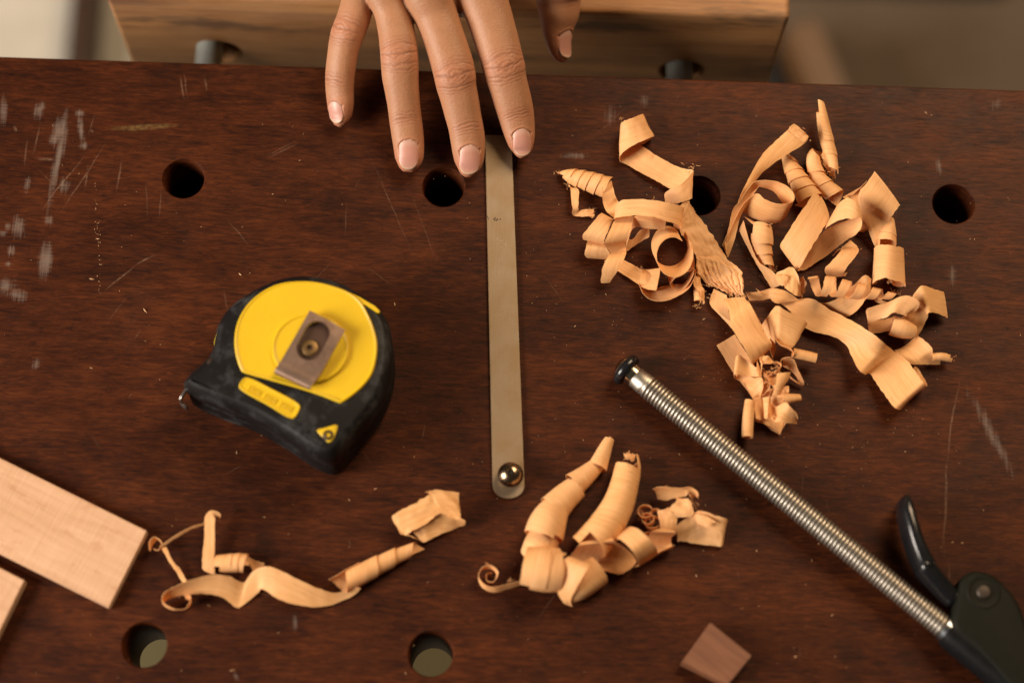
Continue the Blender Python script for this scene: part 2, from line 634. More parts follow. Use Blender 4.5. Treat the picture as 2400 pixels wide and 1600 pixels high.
rg = box_obj('dark_floor_patch', a.x + .42, a.y - .05, FZ + .0004, FZ + .006, .84, .9, M_PATCH, .12)  # flat brown piece added to darken the floor at the right
tag(rg, 'brownish rug added to darken the floor beyond the bench at the right', 'patch')
a = P(1925, 120, FZ * 1000 + 120)
pk = box_obj('wooden_plank', a.x, a.y, FZ + .0065, FZ + .10, .034, .08, M_POST2, .35)
tag(pk, 'blurred orange brown wooden block on the rug right of the vise jaw', 'wood block')
a = P(1985, -215, FZ * 1000 + 20)
a2 = P(1826, 165, FZ * 1000 + 60)
sh = box_obj('shadow_filler', a2.x, a2.y, FZ + .0065, FZ + .06, .05, .09, M_DARK, .1)  # black block stands in for the shadow beside the jaw
tag(sh, 'small black box standing in for shadow on the rug between vise jaw and orange brown block', 'filler')
dk = box_obj('floor_mat', a.x, a.y, FZ + .0065, FZ + .02, .30, .17, M_DARK, .02)
tag(dk, 'black mat on the floor at the top edge of the picture', 'mat')
# ================================================================== the hand
def Zh(x, y, z):
    return P(700 + x / 3.357, y / 3.357, z)


FING = {
    # rows: left x,y, right x,y (hand zoom units), centre height mm
    'index': dict(rows=[(1160, -330, 1580, -350, 38), (1200, -180, 1610, -200, 36), (1250, 0, 1648, -30, 32.5), (1330, 190, 1690, 140, 29.5), (1395, 390, 1738, 330, 26.5),
                        (1425, 475, 1762, 430, 25.2), (1450, 560, 1780, 505, 23.5), (1475, 640, 1790, 590, 21.5), (1510, 740, 1813, 690, 18.6),
                        (1545, 850, 1838, 800, 15.4), (1572, 930, 1850, 880, 13.2), (1600, 1020, 1858, 980, 11.0), (1635, 1115, 1857, 1085, 9.2),
                        (1668, 1185, 1838, 1168, 7.6), (1700, 1226, 1800, 1216, 7.0), (1735, 1247, 1762, 1245, 6.6)],
                  pip=6, dip=10, roll=4, nail=(1012, 1240, .68)),
    'middle': dict(rows=[(740, -360, 1160, -370, 41.5), (775, -200, 1185, -210, 39), (828, 0, 1226, -10, 35), (905, 150, 1265, 130, 31.5), (968, 300, 1305, 265, 29.5),
                         (1012, 430, 1345, 385, 27.5), (1045, 540, 1380, 500, 25.6), (1066, 620, 1394, 585, 24), (1085, 700, 1400, 665, 21.8),
                         (1120, 810, 1418, 770, 18.6), (1150, 920, 1435, 885, 15.3), (1178, 1020, 1453, 985, 12.8), (1196, 1120, 1467, 1088, 10.2),
                         (1212, 1220, 1466, 1195, 8.0), (1235, 1310, 1445, 1290, 6.3), (1265, 1365, 1405, 1350, 5.5), (1310, 1397, 1362, 1391, 5.0)],
                   pip=7, dip=11, roll=2, nail=(1138, 1394, .68)),
    'ring': dict(rows=[(430, -360, 780, -370, 39.5), (470, -200, 795, -210, 37), (528, -20, 812, -30, 34), (592, 130, 880, 120, 31), (623, 260, 915, 250, 29),
                       (637, 380, 936, 370, 27.5), (643, 450, 943, 440, 26.3), (648, 530, 946, 522, 24.8), (655, 610, 945, 600, 22.6), (675, 710, 948, 695, 19.8),
                       (697, 830, 956, 815, 16.3), (711, 940, 968, 920, 13.3), (727, 1050, 982, 1035, 10.6), (745, 1160, 988, 1140, 8.2),
                       (760, 1260, 980, 1245, 6.4), (785, 1320, 945, 1310, 5.6), (820, 1355, 905, 1350, 5.0)],
                 pip=6, dip=11, roll=-3, nail=(1096, 1357, .67)),
    'pinky': dict(rows=[(360, -330, 640, -330, 33), (352, -180, 632, -170, 31), (335, 0, 600, 20, 28), (295, 140, 560, 180, 26), (262, 230, 525, 275, 24),
                        (243, 300, 492, 360, 22.2), (231, 390, 466, 445, 20.2), (216, 500, 452, 540, 17.4), (205, 610, 441, 640, 14.0),
                        (207, 700, 440, 735, 11.0), (218, 800, 441, 840, 8.4), (235, 890, 424, 908, 6.5), (248, 950, 388, 958, 5.6), (266, 995, 335, 990, 5.0)],
                  pip=4, dip=8, roll=-30, nail=(796, 1002, .68)),
    'thumb': dict(rows=[(1760, -330, 2290, -310, 25), (1800, -200, 2285, -190, 21), (1835, -100, 2250, -95, 17), (1855, 0, 2235, 0, 13), (1872, 120, 2222, 120, 9.5),
                        (1893, 230, 2182, 215, 6.2), (1925, 330, 2158, 310, 3.4), (1962, 410, 2148, 385, 1.4), (2008, 465, 2142, 448, 0.4),
                        (2060, 492, 2122, 486, 0.0)],
                  pip=1, dip=3, roll=48, nail=(235, 470, .74)),
}

FDATA = {}
hv, hf = [], []


def add_loft(sections):
    """sections: list of (centre, lateral unit, dorsal unit, a, b); closed with end points"""
    seg = 36
    base = len(hv)
    for (c, la, do, a, b) in sections:
        for i in range(seg):
            t = 2 * math.pi * i / seg
            cx, sx = math.cos(t), math.sin(t)
            e = 2 / 2.15
            hv.append(c + la * (a * math.copysign(abs(cx) ** e, cx)) + do * (b * math.copysign(abs(sx) ** e, sx)))
    n = len(sections)
    for r in range(n - 1):
        for i in range(seg):
            j = (i + 1) % seg
            hf.append((base + r * seg + i, base + r * seg + j, base + (r + 1) * seg + j, base + (r + 1) * seg + i))
    hf.append(tuple(base + i for i in range(seg))[::-1])
    hf.append(tuple(base + (n - 1) * seg + i for i in range(seg)))


for nm, fd in FING.items():
    rows = []
    for (lx, ly, rx, ry, z) in fd['rows']:
        L, R = Zh(lx, ly, z), Zh(rx, ry, z)
        rows.append([*L, *R])
    k0 = len(rows)
    SUB = 5
    dense = catmull(rows, SUB)
    Ls, Rs = dense[:, :3], dense[:, 3:]
    C = (Ls + Rs) / 2
    T = np.gradient(C, axis=0)
    T /= np.linalg.norm(T, axis=1)[:, None]
    lat = Rs - Ls
    full = np.linalg.norm(lat, axis=1)
    # smooth the lateral directions along the finger (the last rows are tiny)
    good = full > 0.004
    latn = lat / np.maximum(full, 1e-6)[:, None]
    last = np.where(good)[0][-1]
    latn[last:] = latn[last]
    latn = latn - T * np.sum(latn * T, axis=1)[:, None]
    latn /= np.linalg.norm(latn, axis=1)[:, None]
    a = np.abs(np.sum(lat * latn, axis=1)) / 2
    dors = np.cross(latn, T)
    dors *= np.sign(dors[:, 2])[:, None]
    ca, sa = math.cos(math.radians(fd['roll'])), math.sin(math.radians(fd['roll']))
    lat2 = latn * ca - dors * sa
    dor2 = dors * ca + latn * sa
    arc = np.concatenate([[0], np.cumsum(np.linalg.norm(np.diff(C, axis=0), axis=1))])
    sdip = arc[fd['dip'] * SUB]
    rat = 0.93 - 0.13 * smoothstep(sdip - .012, sdip + .012, arc)
    b = a * rat
    FDATA[nm] = dict(C=C, T=T, lat=lat2, dor=dor2, a=a, b=b, arc=arc, pip=arc[fd['pip'] * SUB], dip=sdip, nail=fd['nail'])
    add_loft([(Vector(C[i]), Vector(lat2[i]), Vector(dor2[i]), a[i], b[i]) for i in range(len(C))])

# palm, wrist and a stub of forearm reaching away from the bench
def flat(xl, xr, y, z, h, dyl=0, dyr=0):
    L, R = Zh(xl, y + dyl, z), Zh(xr, y + dyr, z)
    return L, R, h


pal = [(Zh(520, 165, 27), Zh(1560, 60, 27), .0035), (Zh(450, 120, 27.5), Zh(1600, 20, 27.5), .0065), (Zh(390, 0, 29), Zh(1625, -60, 29), .0095),
       (Zh(350, -200, 32), Zh(1650, -240, 33), .0125), (Zh(360, -450, 36), Zh(1750, -480, 36), .0145)]
c0 = (pal[-1][0] + pal[-1][1]) / 2
secs = []
rows = [[*p[0], *p[1], p[2]] for p in pal]
for (dy, w, z, h) in ((.030, .076, .040, .0165), (.055, .066, .043, .018), (.080, .054, .048, .0185), (.110, .054, .056, .020), (.16, .062, .070, .025), (.22, .070, .088, .030)):
    cc = Vector((c0.x + dy * .22, c0.y + dy, z))
    rows.append([cc.x - w / 2, cc.y, z, cc.x + w / 2, cc.y, z, h])
dn = catmull(rows, 5)
for r in dn:
    L, R = Vector(r[:3]), Vector(r[3:6])
    d = R - L
    la = d.normalized()
    tt = Vector((0, -1, -.15)).normalized()
    la = (la - tt * la.dot(tt)).normalized()
    do = la.cross(tt)
    if do.z < 0:
        do = -do
    secs.append(((L + R) / 2, la, do, d.length / 2, r[6]))
add_loft(secs)
# thumb base muscle joining thumb and palm
tb = FDATA['thumb']
pA = Vector(tb['C'][0])
pB = Vector((c0.x + .030, c0.y + .045, .036))
ss = []
for i in range(9):
    t = i / 8
    c = pA.lerp(pB, t) + Vector((0, 0, 0))
    tt = (pB - pA).normalized()
    la = Vector((1, 0, 0))
    la = (la - tt * la.dot(tt)).normalized()
    do = la.cross(tt)
    ss.append((c, la, do if do.z > 0 else -do, .0125 + .004 * math.sin(t * math.pi), .0115 + .003 * math.sin(t * math.pi)))
add_loft(ss)

hm = mesh_from('person', hv, hf)
fix_normals(hm)
hand = link('person', hm)
rm = hand.modifiers.new('r', 'REMESH')
rm.mode = 'VOXEL'
rm.voxel_size = 0.00055
rm.use_smooth_shade = True
sm = hand.modifiers.new('s', 'SMOOTH')
sm.factor = .5
sm.iterations = 7
apply_mods(hand)
hm = hand.data

# --- knuckle creases, nail beds and skin tint, in finger coordinates
nv = len(hm.vertices)
co_ = np.zeros(nv * 3)
hm.vertices.foreach_get('co', co_)
co_ = co_.reshape(-1, 3)
no_ = np.zeros(nv * 3)
hm.vertices.foreach_get('normal', no_)
no_ = no_.reshape(-1, 3)
disp = np.zeros(nv)
red = np.zeros(nv)
dark = np.zeros(nv)
best = np.full(nv, 1e9)
info = {}
for nm, fd in FDATA.items():
    C, arc = fd['C'], fd['arc']
    near = np.where((co_[:, 1] < C[:, 1].max() + .01))[0]
    X = co_[near]
    D = ((X[:, None, :] - C[None, :, :]) ** 2).sum(2)
    idx = D.argmin(1)
    dd = np.sqrt(D[np.arange(len(near)), idx])
    rel = dd / np.maximum(fd['a'][idx], .002)
    ok = (rel < 1.35) & (rel < best[near])
    sel = near[ok]
    best[sel] = rel[ok]
    idx = idx[ok]
    V = co_[sel] - C[idx]
    s_ = (arc[idx] + (V * fd['T'][idx]).sum(1)) * 1000
    t_ = (V * fd['lat'][idx]).sum(1) * 1000
    u_ = (V * fd['dor'][idx]).sum(1) * 1000
    for v_i, s1, t1, u1 in zip(sel, s_, t_, u_):
        info[v_i] = (nm, s1, t1, u1)
rs = np.random.default_rng(5)
PH = {nm: rs.uniform(0, 6, 3) for nm in FDATA}
for vi, (nm, s1, t1, u1) in info.items():
    fd = FDATA[nm]
    ud = u1 / max(math.hypot(t1, u1), .1)
    mask = min(max((ud - .05) / .55, 0), 1)
    mask = mask * mask * (3 - 2 * mask)
    nz = mnoise.noise(Vector((s1 * .35 + PH[nm][0] * 7, t1 * .35, 3)))
    nz2 = mnoise.noise(Vector((s1 * 1.1, t1 * .8 + PH[nm][1] * 5, 1)))
    x = s1 - fd['pip'] * 1000
    d = 0.0
    k_ = 0.0
    if abs(x) < 12 and nm != 'thumb':
        xx = x + .5 * nz
        qq = math.sqrt((xx / 1.0) ** 2 + (t1 / 1.75) ** 2) + 1.0 * nz + .35 * nz2
        ring = (0.5 + 0.5 * math.cos(2 * math.pi * (qq - .4) / 1.55)) ** 2.2 * math.exp(-(qq / 3.9) ** 4)
        line = 0
        for (o, w, amp) in ((-5.6, .35, .55), (-4.3, .4, .75), (4.4, .4, .75), (5.9, .35, .55), (7.2, .3, .35), (-7.0, .3, .35), (0.2, .45, 1.0)):
            oo = o + .045 * t1 * t1 * (-1 if o > 0 else 1) * .4 + .7 * nz
            line = max(line, amp * math.exp(-((x - oo) / w) ** 2))
        cr = max(ring * .62, line) * mask
        d -= .34 * cr
        d += .35 * math.exp(-(x / 4.5) ** 2) * mask
        k_ = cr
        red[vi] = max(red[vi], .55 * math.exp(-(x / 6) ** 2) * mask)
    x = s1 - fd['dip'] * 1000
    if abs(x) < 8:
        line = 0
        for (o, w, amp) in ((-1.7, .35, .8), (-.1, .38, 1.0), (1.5, .33, .75), (2.9, .3, .4), (-3.2, .3, .4)):
            oo = o + .02 * t1 * t1 + .8 * nz
            line = max(line, amp * math.exp(-((x - oo) / w) ** 2))
        cr = line * mask * math.exp(-(t1 / 6.5) ** 4)
        d -= .26 * cr
        k_ = max(k_, cr)
        red[vi] = max(red[vi], .30 * math.exp(-(x / 4) ** 2) * mask)
    end = fd['arc'][-1] * 1000
    red[vi] = max(red[vi], .8 * float(smoothstep(fd['dip'] * 1000 + 1, end, s1)))
    red[vi] = max(red[vi], .35 * (1 - mask) * float(smoothstep(0, 25, s1)))
    dark[vi] = k_
    disp[vi] = d + .05 * nz2 + .03 * mnoise.noise(Vector((s1 * 2.6, t1 * 2.6, 9)))
if True:
    co2 = co_ + no_ * disp[:, None] * MM

# nails: child meshes laid on the finger, with a groove pressed into the skin around them
kn = NT('fingernail')
uvn = kn.coord('UV')
sep = kn.new('ShaderNodeSeparateXYZ')
kn.l(uvn, sep.inputs[0])
vv = sep.outputs[1]
nn = kn.noise(kn.mapping(uvn, scale=(14, 1.2, 1)), 1.0, 3.0, .6)
base = kn.ramp(vv, [(0.0, (.46, .28, .22)), (.14, (.49, .28, .22)), (.28, (.45, .215, .165)), (.80, (.45, .205, .16)), (.92, (.45, .235, .175)), (.985, (.48, .33, .23))])
base = kn.mix(kn.math('MULTIPLY', nn, .18), base, (.66, .46, .38))
kn.set(Base_Color=base, Roughness=.40, Specular_IOR_Level=.45, Subsurface_Weight=.15, Subsurface_Scale=.0015)
kn.bsdf.inputs['Subsurface Radius'].default_value = (1, .35, .2)
kn.l(kn.bump(nn, .12, .0002), kn.bsdf.inputs['Normal'])

for nm, fd in FDATA.items():
    y0n, y1n, wr = fd['nail']
    C, arc = fd['C'], fd['arc']
    # arclength positions of nail base and free edge from their picture rows
    ys = []
    for i in range(len(C)):
        w = Vector(C[i]) + Vector(fd['dor'][i]) * fd['b'][i]
        dcm = CAM_R.transposed() @ (w - CAM_L)
        ys.append((800 - F_PX * dcm.y / -dcm.z) * 3.357)
    ys = np.array(ys)
    s0 = np.interp(y0n, ys, arc)
    s1 = min(np.interp(y1n, ys, arc), arc[-1] - .0006)
    NU, NVn = 15, 22
    iw = np.interp(s0 + (s1 - s0) * .45, arc, fd['a'])
    half = iw * wr
    verts, faces, uvs = [], [], []

    def fp(s):
        f = lambda A: np.array([np.interp(s, arc, A[:, c]) for c in range(3)])
        return f(C), f(fd['lat']), f(fd['dor']), f(fd['T']), np.interp(s, arc, fd['a']), np.interp(s, arc, fd['b'])

    sref = s0 + (s1 - s0) * .45
    Lr, Dr = fp(sref)[1], fp(sref)[2]
    top_ref = []
    for layer in (0, 1):
        for j in range(NVn):
            vj = j / (NVn - 1)
            for i in range(NU):
                ui = -1 + 2 * i / (NU - 1)
                # superelliptic outline, flatter sides
                m_ = abs(ui)
                e0 = s0 + (s1 - s0) * .30 * (1 - (1 - m_ ** 2.2) ** .5)
                e1 = s1 - (s1 - s0) * .36 * (1 - (1 - m_ ** 2.2) ** .5)
                s = e0 + (e1 - e0) * vj
                c, la, do, tt, a_, b_ = fp(s)
                # dorsal height blends towards a straight nail plate near the tip
                bb = np.interp(sref, arc, fd['b'])
                aa = np.interp(sref, arc, fd['a'])
                x = ui * half
                prof = math.sqrt(max(1 - (abs(x) / (aa * 1.02)) ** 2.0, .0))
                own = b_ * prof
                # plate keeps from dropping as fast as the fingertip does
                frac = float(smoothstep(.35, 1.0, np.array((s - s0) / (s1 - s0))))
                h = own if frac <= 0 else max(own, bb * prof * (1 - .42 * frac))
                off = (.00022 if layer else -.0006) - .00035 * (1 - vj) ** 6
                pnt = c + la * x + do * (h + off)
                verts.append(pnt)
                uvs.append((i / (NU - 1), vj))
                if layer:
                    top_ref.append(pnt)
    N1 = NU * NVn
    idq = lambda l, j, i: l * N1 + j * NU + i
    for j in range(NVn - 1):
        for i in range(NU - 1):
            faces.append((idq(1, j, i), idq(1, j, i + 1), idq(1, j + 1, i + 1), idq(1, j + 1, i)))
            faces.append((idq(0, j, i), idq(0, j + 1, i), idq(0, j + 1, i + 1), idq(0, j, i + 1)))
    for j in range(NVn - 1):
        faces.append((idq(0, j, 0), idq(1, j, 0), idq(1, j + 1, 0), idq(0, j + 1, 0)))
        faces.append((idq(0, j, NU - 1), idq(0, j + 1, NU - 1), idq(1, j + 1, NU - 1), idq(1, j, NU - 1)))
    for i in range(NU - 1):
        faces.append((idq(0, 0, i), idq(0, 0, i + 1), idq(1, 0, i + 1), idq(1, 0, i)))
        faces.append((idq(0, NVn - 1, i), idq(1, NVn - 1, i), idq(1, NVn - 1, i + 1), idq(0, NVn - 1, i + 1)))
    me = mesh_from('fingernail', verts, faces, True, uvs)
    fix_normals(me)
    link('fingernail', me, kn.m, hand)
    # press the skin down under the nail and raise a small fold round it
    TR = np.array(top_ref)
    selv = [vi for vi, inf in info.items() if inf[0] == nm and s0 * 1000 - 4 < inf[1] and inf[3] > -1]
    S = np.array(selv)
    if len(S):
        D = ((co2[S][:, None, :] - TR[None, :, :]) ** 2).sum(2)
        im = D.argmin(1)
        dm = np.sqrt(D.min(1))
        border = np.array([(j in (0, NVn - 1) or i in (0, NU - 1)) for j in range(NVn) for i in range(NU)])
        DB = np.sqrt(((co2[S][:, None, :] - TR[border][None, :, :]) ** 2).sum(2).min(1))
        inside = (~border[im]) & (dm < .0016)
        do = np.array([fp(sref)[2]])[0]
        lower = TR[im] - do * .00055
        hgt = ((co2[S] - lower) * do).sum(1)
        for q_, vi in enumerate(S):
            if inside[q_]:
                if hgt[q_] > 0:
                    co2[vi] -= do * hgt[q_]
                dark[vi] = 0
            elif DB[q_] < .0013:
                w = math.exp(-((DB[q_] - .0007) / .0004) ** 2)
                co2[vi] += no_[vi] * .00018 * w
                red[vi] = max(red[vi], .6 * w)

hm.vertices.foreach_set('co', co2.ravel())
att = hm.color_attributes.new('skin', 'FLOAT_COLOR', 'POINT')
arr = np.stack([np.clip(red, 0, 1), np.clip(dark, 0, 1), np.zeros(nv), np.ones(nv)], 1).astype(np.float32)
att.data.foreach_set('color', arr.ravel())
hm.update()

ks = NT('skin')
va = ks.new('ShaderNodeVertexColor', layer_name='skin')
sp_ = ks.new('ShaderNodeSeparateColor')
ks.l(va.outputs[0], sp_.inputs[0])
c = ks.coord()
n1 = ks.noise(c, 160, 5, .6)
n2 = ks.noise(c, 900, 4, .65)
n3 = ks.noise(c, 45, 3, .5)
basec = ks.mix(n1, (.255, .120, .057), (.40, .208, .108))
basec = ks.mix(ks.math('MULTIPLY', n3, .45), basec, (.37, .158, .082))
basec = ks.mix(ks.math('MULTIPLY', sp_.outputs[0], .62), basec, (.43, .140, .085))
basec = ks.mix(ks.math('MULTIPLY', sp_.outputs[1], .85), basec, (.19, .068, .035))
basec = ks.mix(ks.math('MULTIPLY', n2, .30), basec, (.50, .255, .150))
ks.set(Base_Color=basec, Roughness=.52, Specular_IOR_Level=.38, Subsurface_Weight=.16, Subsurface_Scale=.0022)
ks.bsdf.inputs['Subsurface Radius'].default_value = (1, .36, .20)
vor = ks.new('ShaderNodeTexVoronoi')
ks.l(ks.mapping(c, scale=(1, 1.7, 1)), vor.inputs['Vector'])
vor.inputs['Scale'].default_value = 1100
hh = ks.math('ADD', ks.math('MULTIPLY', vor.outputs['Distance'], .7), n2)
ks.l(ks.bump(hh, .32, .00025), ks.bsdf.inputs['Normal'])
hm.materials.clear()
hm.materials.append(ks.m)
hm.polygons.foreach_set('use_smooth', [True] * len(hm.polygons))
tag(hand, 'bare right hand with spread fingers pressing down the metal strip at the bench edge', 'person')

# ================================================================== steel strip with a domed screw
k = NT('brushed_strip_metal')
c = k.coord()
br = k.noise(k.mapping(c, scale=(1400, 25, 1)), 1.0, 4.0, .6)
bl = k.noise(c, 70, 4, .6)
tar = k.ramp(k.math('ADD', bl, k.math('MULTIPLY', br, .3)), [(.50, 0), (.80, 1)])
basec = k.mix(br, (.265, .205, .140), (.32, .25, .175))
basec = k.mix(k.math('MULTIPLY', tar, .5), basec, (.23, .14, .055))
k.set(Base_Color=basec, Metallic=.75, Roughness=k.math('ADD', k.math('MULTIPLY', br, .14), .42))
k.l(k.bump(br, .12, .0002), k.bsdf.inputs['Normal'])
M_STRIP = k.m
Zs = 1.9
TS = 1.6
tl, tr = P(1137, 316, Zs), P(1199, 317, Zs)
bl_, br_ = P(1154, 1130, Zs), P(1229, 1130, Zs)
outl = []
for t in np.linspace(0, 1, 30):
    outl.append(bl_.lerp(tl, t))
for t in np.linspace(0, 1, 30):
    outl.append(tr.lerp(br_, t))
cc = (bl_ + br_) / 2
ex = (br_ - bl_) / 2
ey = P(1193, 1167, Zs) - cc
for a_ in np.linspace(0, math.pi, 24)[1:-1]:
    outl.append(cc + ex * math.cos(a_) + ey * (math.sin(a_) ** .8))
bm = bmesh.new()
topv = [bm.verts.new((v.x, v.y, Zs * MM)) for v in outl]
botv = [bm.verts.new((v.x, v.y, (Zs - TS) * MM)) for v in outl]
bm.faces.new(topv)
bm.faces.new(botv[::-1])
for i in range(len(outl)):
    j = (i + 1) % len(outl)
    bm.faces.new((topv[j], topv[i], botv[i], botv[j]))
bmesh.ops.recalc_face_normals(bm, faces=bm.faces)
edg = [e for e in bm.edges if len(e.link_faces) == 2 and e.calc_face_angle(0) > 1.0]
bmesh.ops.bevel(bm, geom=edg, offset=.00022, segments=2, affect='EDGES')
strip = link('metal_strip', bm_mesh('metal_strip', bm, 35), M_STRIP)
# small notch in the left edge
bm = bmesh.new()
w = P(1134, 512, Zs)
cyl_bm(bm, (w.x, w.y, Zs * MM - .0007), (w.x, w.y, Zs * MM + .003), .0022, seg=24)
ncut = link('notch_cut', bm_mesh('notch_cut', bm, 0))
bpy.context.view_layer.update()
boolean_cut(strip, [ncut])
sharp_by_angle(strip.data, 30)
tag(strip, 'flat brushed metal strip with a domed screw at its rounded end, held under the fingers', 'metal strip')
# scratched mark: small bird-like outline and row of worn stamps
k2 = plain('scratched_bright_metal', (.62, .52, .40), .35, .8, 300, .1)
k3 = plain('dark_stamp', (.035, .028, .02), .7, 0, 300, .1)
zs4 = lambda X, Y: P(1080 + X / 3.409, 280 + Y / 3.409, Zs + .05)


def wire(bm, pts, r):
    pts = [Vector(p) for p in pts]
    for a_, b_ in zip(pts, pts[1:]):
        cyl_bm(bm, a_, b_, r, seg=6)


bm = bmesh.new()
wire(bm, [zs4(287, 942), zs4(300, 962), zs4(330, 972), zs4(352, 985), zs4(366, 1008)], .00007)
wire(bm, [zs4(287, 942), zs4(288, 975), zs4(295, 1003)], .00006)
wire(bm, [zs4(295, 1003), zs4(340, 1000), zs4(358, 1005)], .00004)
for i in range(9):
    y = 1040 + i * 15
    wire(bm, [zs4(300 + 3 * (i % 2), y), zs4(316 - 2 * (i % 3), y + 3)], .00005)
    if i % 2 == 0:
        wire(bm, [zs4(302, y), zs4(303, y + 10)], .00004)
link('engraved_mark', bm_mesh('engraved_mark', bm, 0), k2.m, strip)
bm = bmesh.new()
for (x, y) in ((265, 795), (275, 786), (285, 806), (294, 797), (316, 797), (272, 803)):
    p_ = zs4(x, y)
    cyl_bm(bm, p_ - Vector((0, 0, .00006)), p_ + Vector((0, 0, .00002)), .00035, seg=8)
link('stamp_mark', bm_mesh('stamp_mark', bm, 0), k3.m, strip)
# domed screw head with hollow centre
kk = NT('worn_brass_nickel')
n = kk.noise(kk.coord(), 300, 3, .6)
kk.set(Base_Color=kk.mix(n, (.27, .19, .12), (.34, .245, .155)), Metallic=1.0, Roughness=.24)
sc = P(1196.5, 1112, 6)
R_ = .0056
prof = [(0, .0038), (.0006, .0040), (.0012, R_ * .80)]
for a_ in np.linspace(-.55, 1.28, 22):
    prof.append((.0048 + R_ * math.sin(a_) * .92 - .0006, R_ * math.cos(a_)))
ztop = prof[-1][0]
prof += [(ztop - .0002, .00135), (ztop - .0006, .0012), (ztop - .003, .0011)]
me = lathe_along((sc.x, sc.y, Zs * MM), (0, 0, 1), prof, 48, up=(0, 1, 0))
sharp_by_angle(me, 50)
scr = link('screw_head', me, kk.m, strip)
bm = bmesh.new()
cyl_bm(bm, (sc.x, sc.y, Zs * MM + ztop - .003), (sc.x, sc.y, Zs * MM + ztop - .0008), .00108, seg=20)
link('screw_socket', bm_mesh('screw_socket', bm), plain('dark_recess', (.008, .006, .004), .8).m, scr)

# ================================================================== tape measure
Zt = lambda x, y, z: P(380 + x / 2.852, 600 + y / 2.852, z)
tape = empty('tape_measure', Zt(900, 700, 0))
tape.location.z = 0
T0 = Matrix.Translation(-Vector(tape.location))
tag(tape, 'black and yellow pocket tape measure lying flat, metal belt clip up', 'tape measure')


def to_local(me):
    me.transform(T0)
    return me


k = NT('black_scuffed_rubber')
c = k.coord()
n = k.noise(c, 90, 6, .7)
n2 = k.noise(k.mapping(c, scale=(60, 60, 200)), 1.0, 5, .7)
msk = k.ramp(k.math('MULTIPLY', n, n2), [(.25, 0), (.38, 1)])
fine_ = k.noise(c, 2500, 2, .5)
k.set(Base_Color=k.mix(k.math('MULTIPLY', msk, .42), (.0065, .006, .0065), (.085, .092, .10)), Roughness=k.math('ADD', k.math('MULTIPLY', n, .25), .34), Specular_IOR_Level=.2)
k.l(k.bump(fine_, .12, .0003), k.bsdf.inputs['Normal'])
M_RUB = k.m
k = NT('yellow_plastic')
n = k.noise(k.coord(), 60, 5, .6)
n2 = k.noise(k.coord(), 400, 3, .6)
k.set(Base_Color=k.mix(n, (.60, .395, .008), (.68, .465, .012)), Roughness=k.math('ADD', k.math('MULTIPLY', n2, .15), .33), Subsurface_Weight=.06, Subsurface_Scale=.002)
M_YEL = k.m
k = NT('tarnished_clip_steel')
c = k.coord()
n = k.noise(c, 130, 4, .6)
st_ = k.ramp(k.noise(c, 60, 3, .6), [(.55, 0), (.72, 1)])
k.set(Base_Color=k.mix(k.math('MULTIPLY', st_, .7), (.46, .31, .235), (.13, .07, .04)), Metallic=.85, Roughness=k.math('ADD', k.math('MULTIPLY', n, .25), .22))
M_CLIP = k.m
M_SCREW = plain('rusty_screw', (.045, .026, .014), .55, .5, 500, .3).m

OUT = [(375, 612, 16), (400, 505, 18), (460, 385, 22), (560, 268, 28), (700, 175, 31), (850, 130, 31), (1000, 126, 31), (1180, 166, 31), (1330, 248, 31),
       (1440, 345, 27), (1515, 480, 20), (1550, 640, 12), (1553, 800, 9), (1527, 950, 8), (1465, 1090, 8), (1370, 1225, 7), (1285, 1325, 6), (1235, 1405, 5),
       (1190, 1450, 4.5), (1135, 1463, 4), (1035, 1425, 5), (860, 1305, 6), (620, 1165, 7), (400, 1078, 8), (255, 1010, 9), (178, 935, 14), (182, 830, 24),
       (235, 745, 29), (300, 680, 30), (350, 655, 22)]
oxy = catmull([[*(Zt(*o))[:2]] for o in OUT], 5, closed=True)


def inset(poly, d):
    nx = np.roll(poly, -1, 0) - np.roll(poly, 1, 0)
    nrm = np.stack([nx[:, 1], -nx[:, 0]], 1)
    nrm /= np.maximum(np.linalg.norm(nrm, axis=1), 1e-9)[:, None]
    area_ = np.sum(poly[:, 0] * np.roll(poly[:, 1], -1) - poly[:, 1] * np.roll(poly[:, 0], -1))
    sgn = 1 if area_ > 0 else -1
    for _ in range(3):
        nrm = (nrm + .5 * np.roll(nrm, 1, 0) + .5 * np.roll(nrm, -1, 0)) / 2
    return poly - nrm * sgn * d


def stack(name, poly, levels, mat, parent, holes=False):
    V, Fc = [], []
    n = len(poly)
    for (z, d) in levels:
        p = inset(poly, d * MM)
        V += [(x, y, z * MM) for x, y in p]
    L = len(levels)
    for k_ in range(L - 1):
        for i in range(n):
            j = (i + 1) % n
            Fc.append((k_ * n + i, k_ * n + j, (k_ + 1) * n + j, (k_ + 1) * n + i))
    Fc.append(tuple(range(n))[::-1])
    Fc.append(tuple(range((L - 1) * n, L * n)))
    me = mesh_from(name, V, Fc)
    fix_normals(me)
    sharp_by_angle(me, 42)
    return me


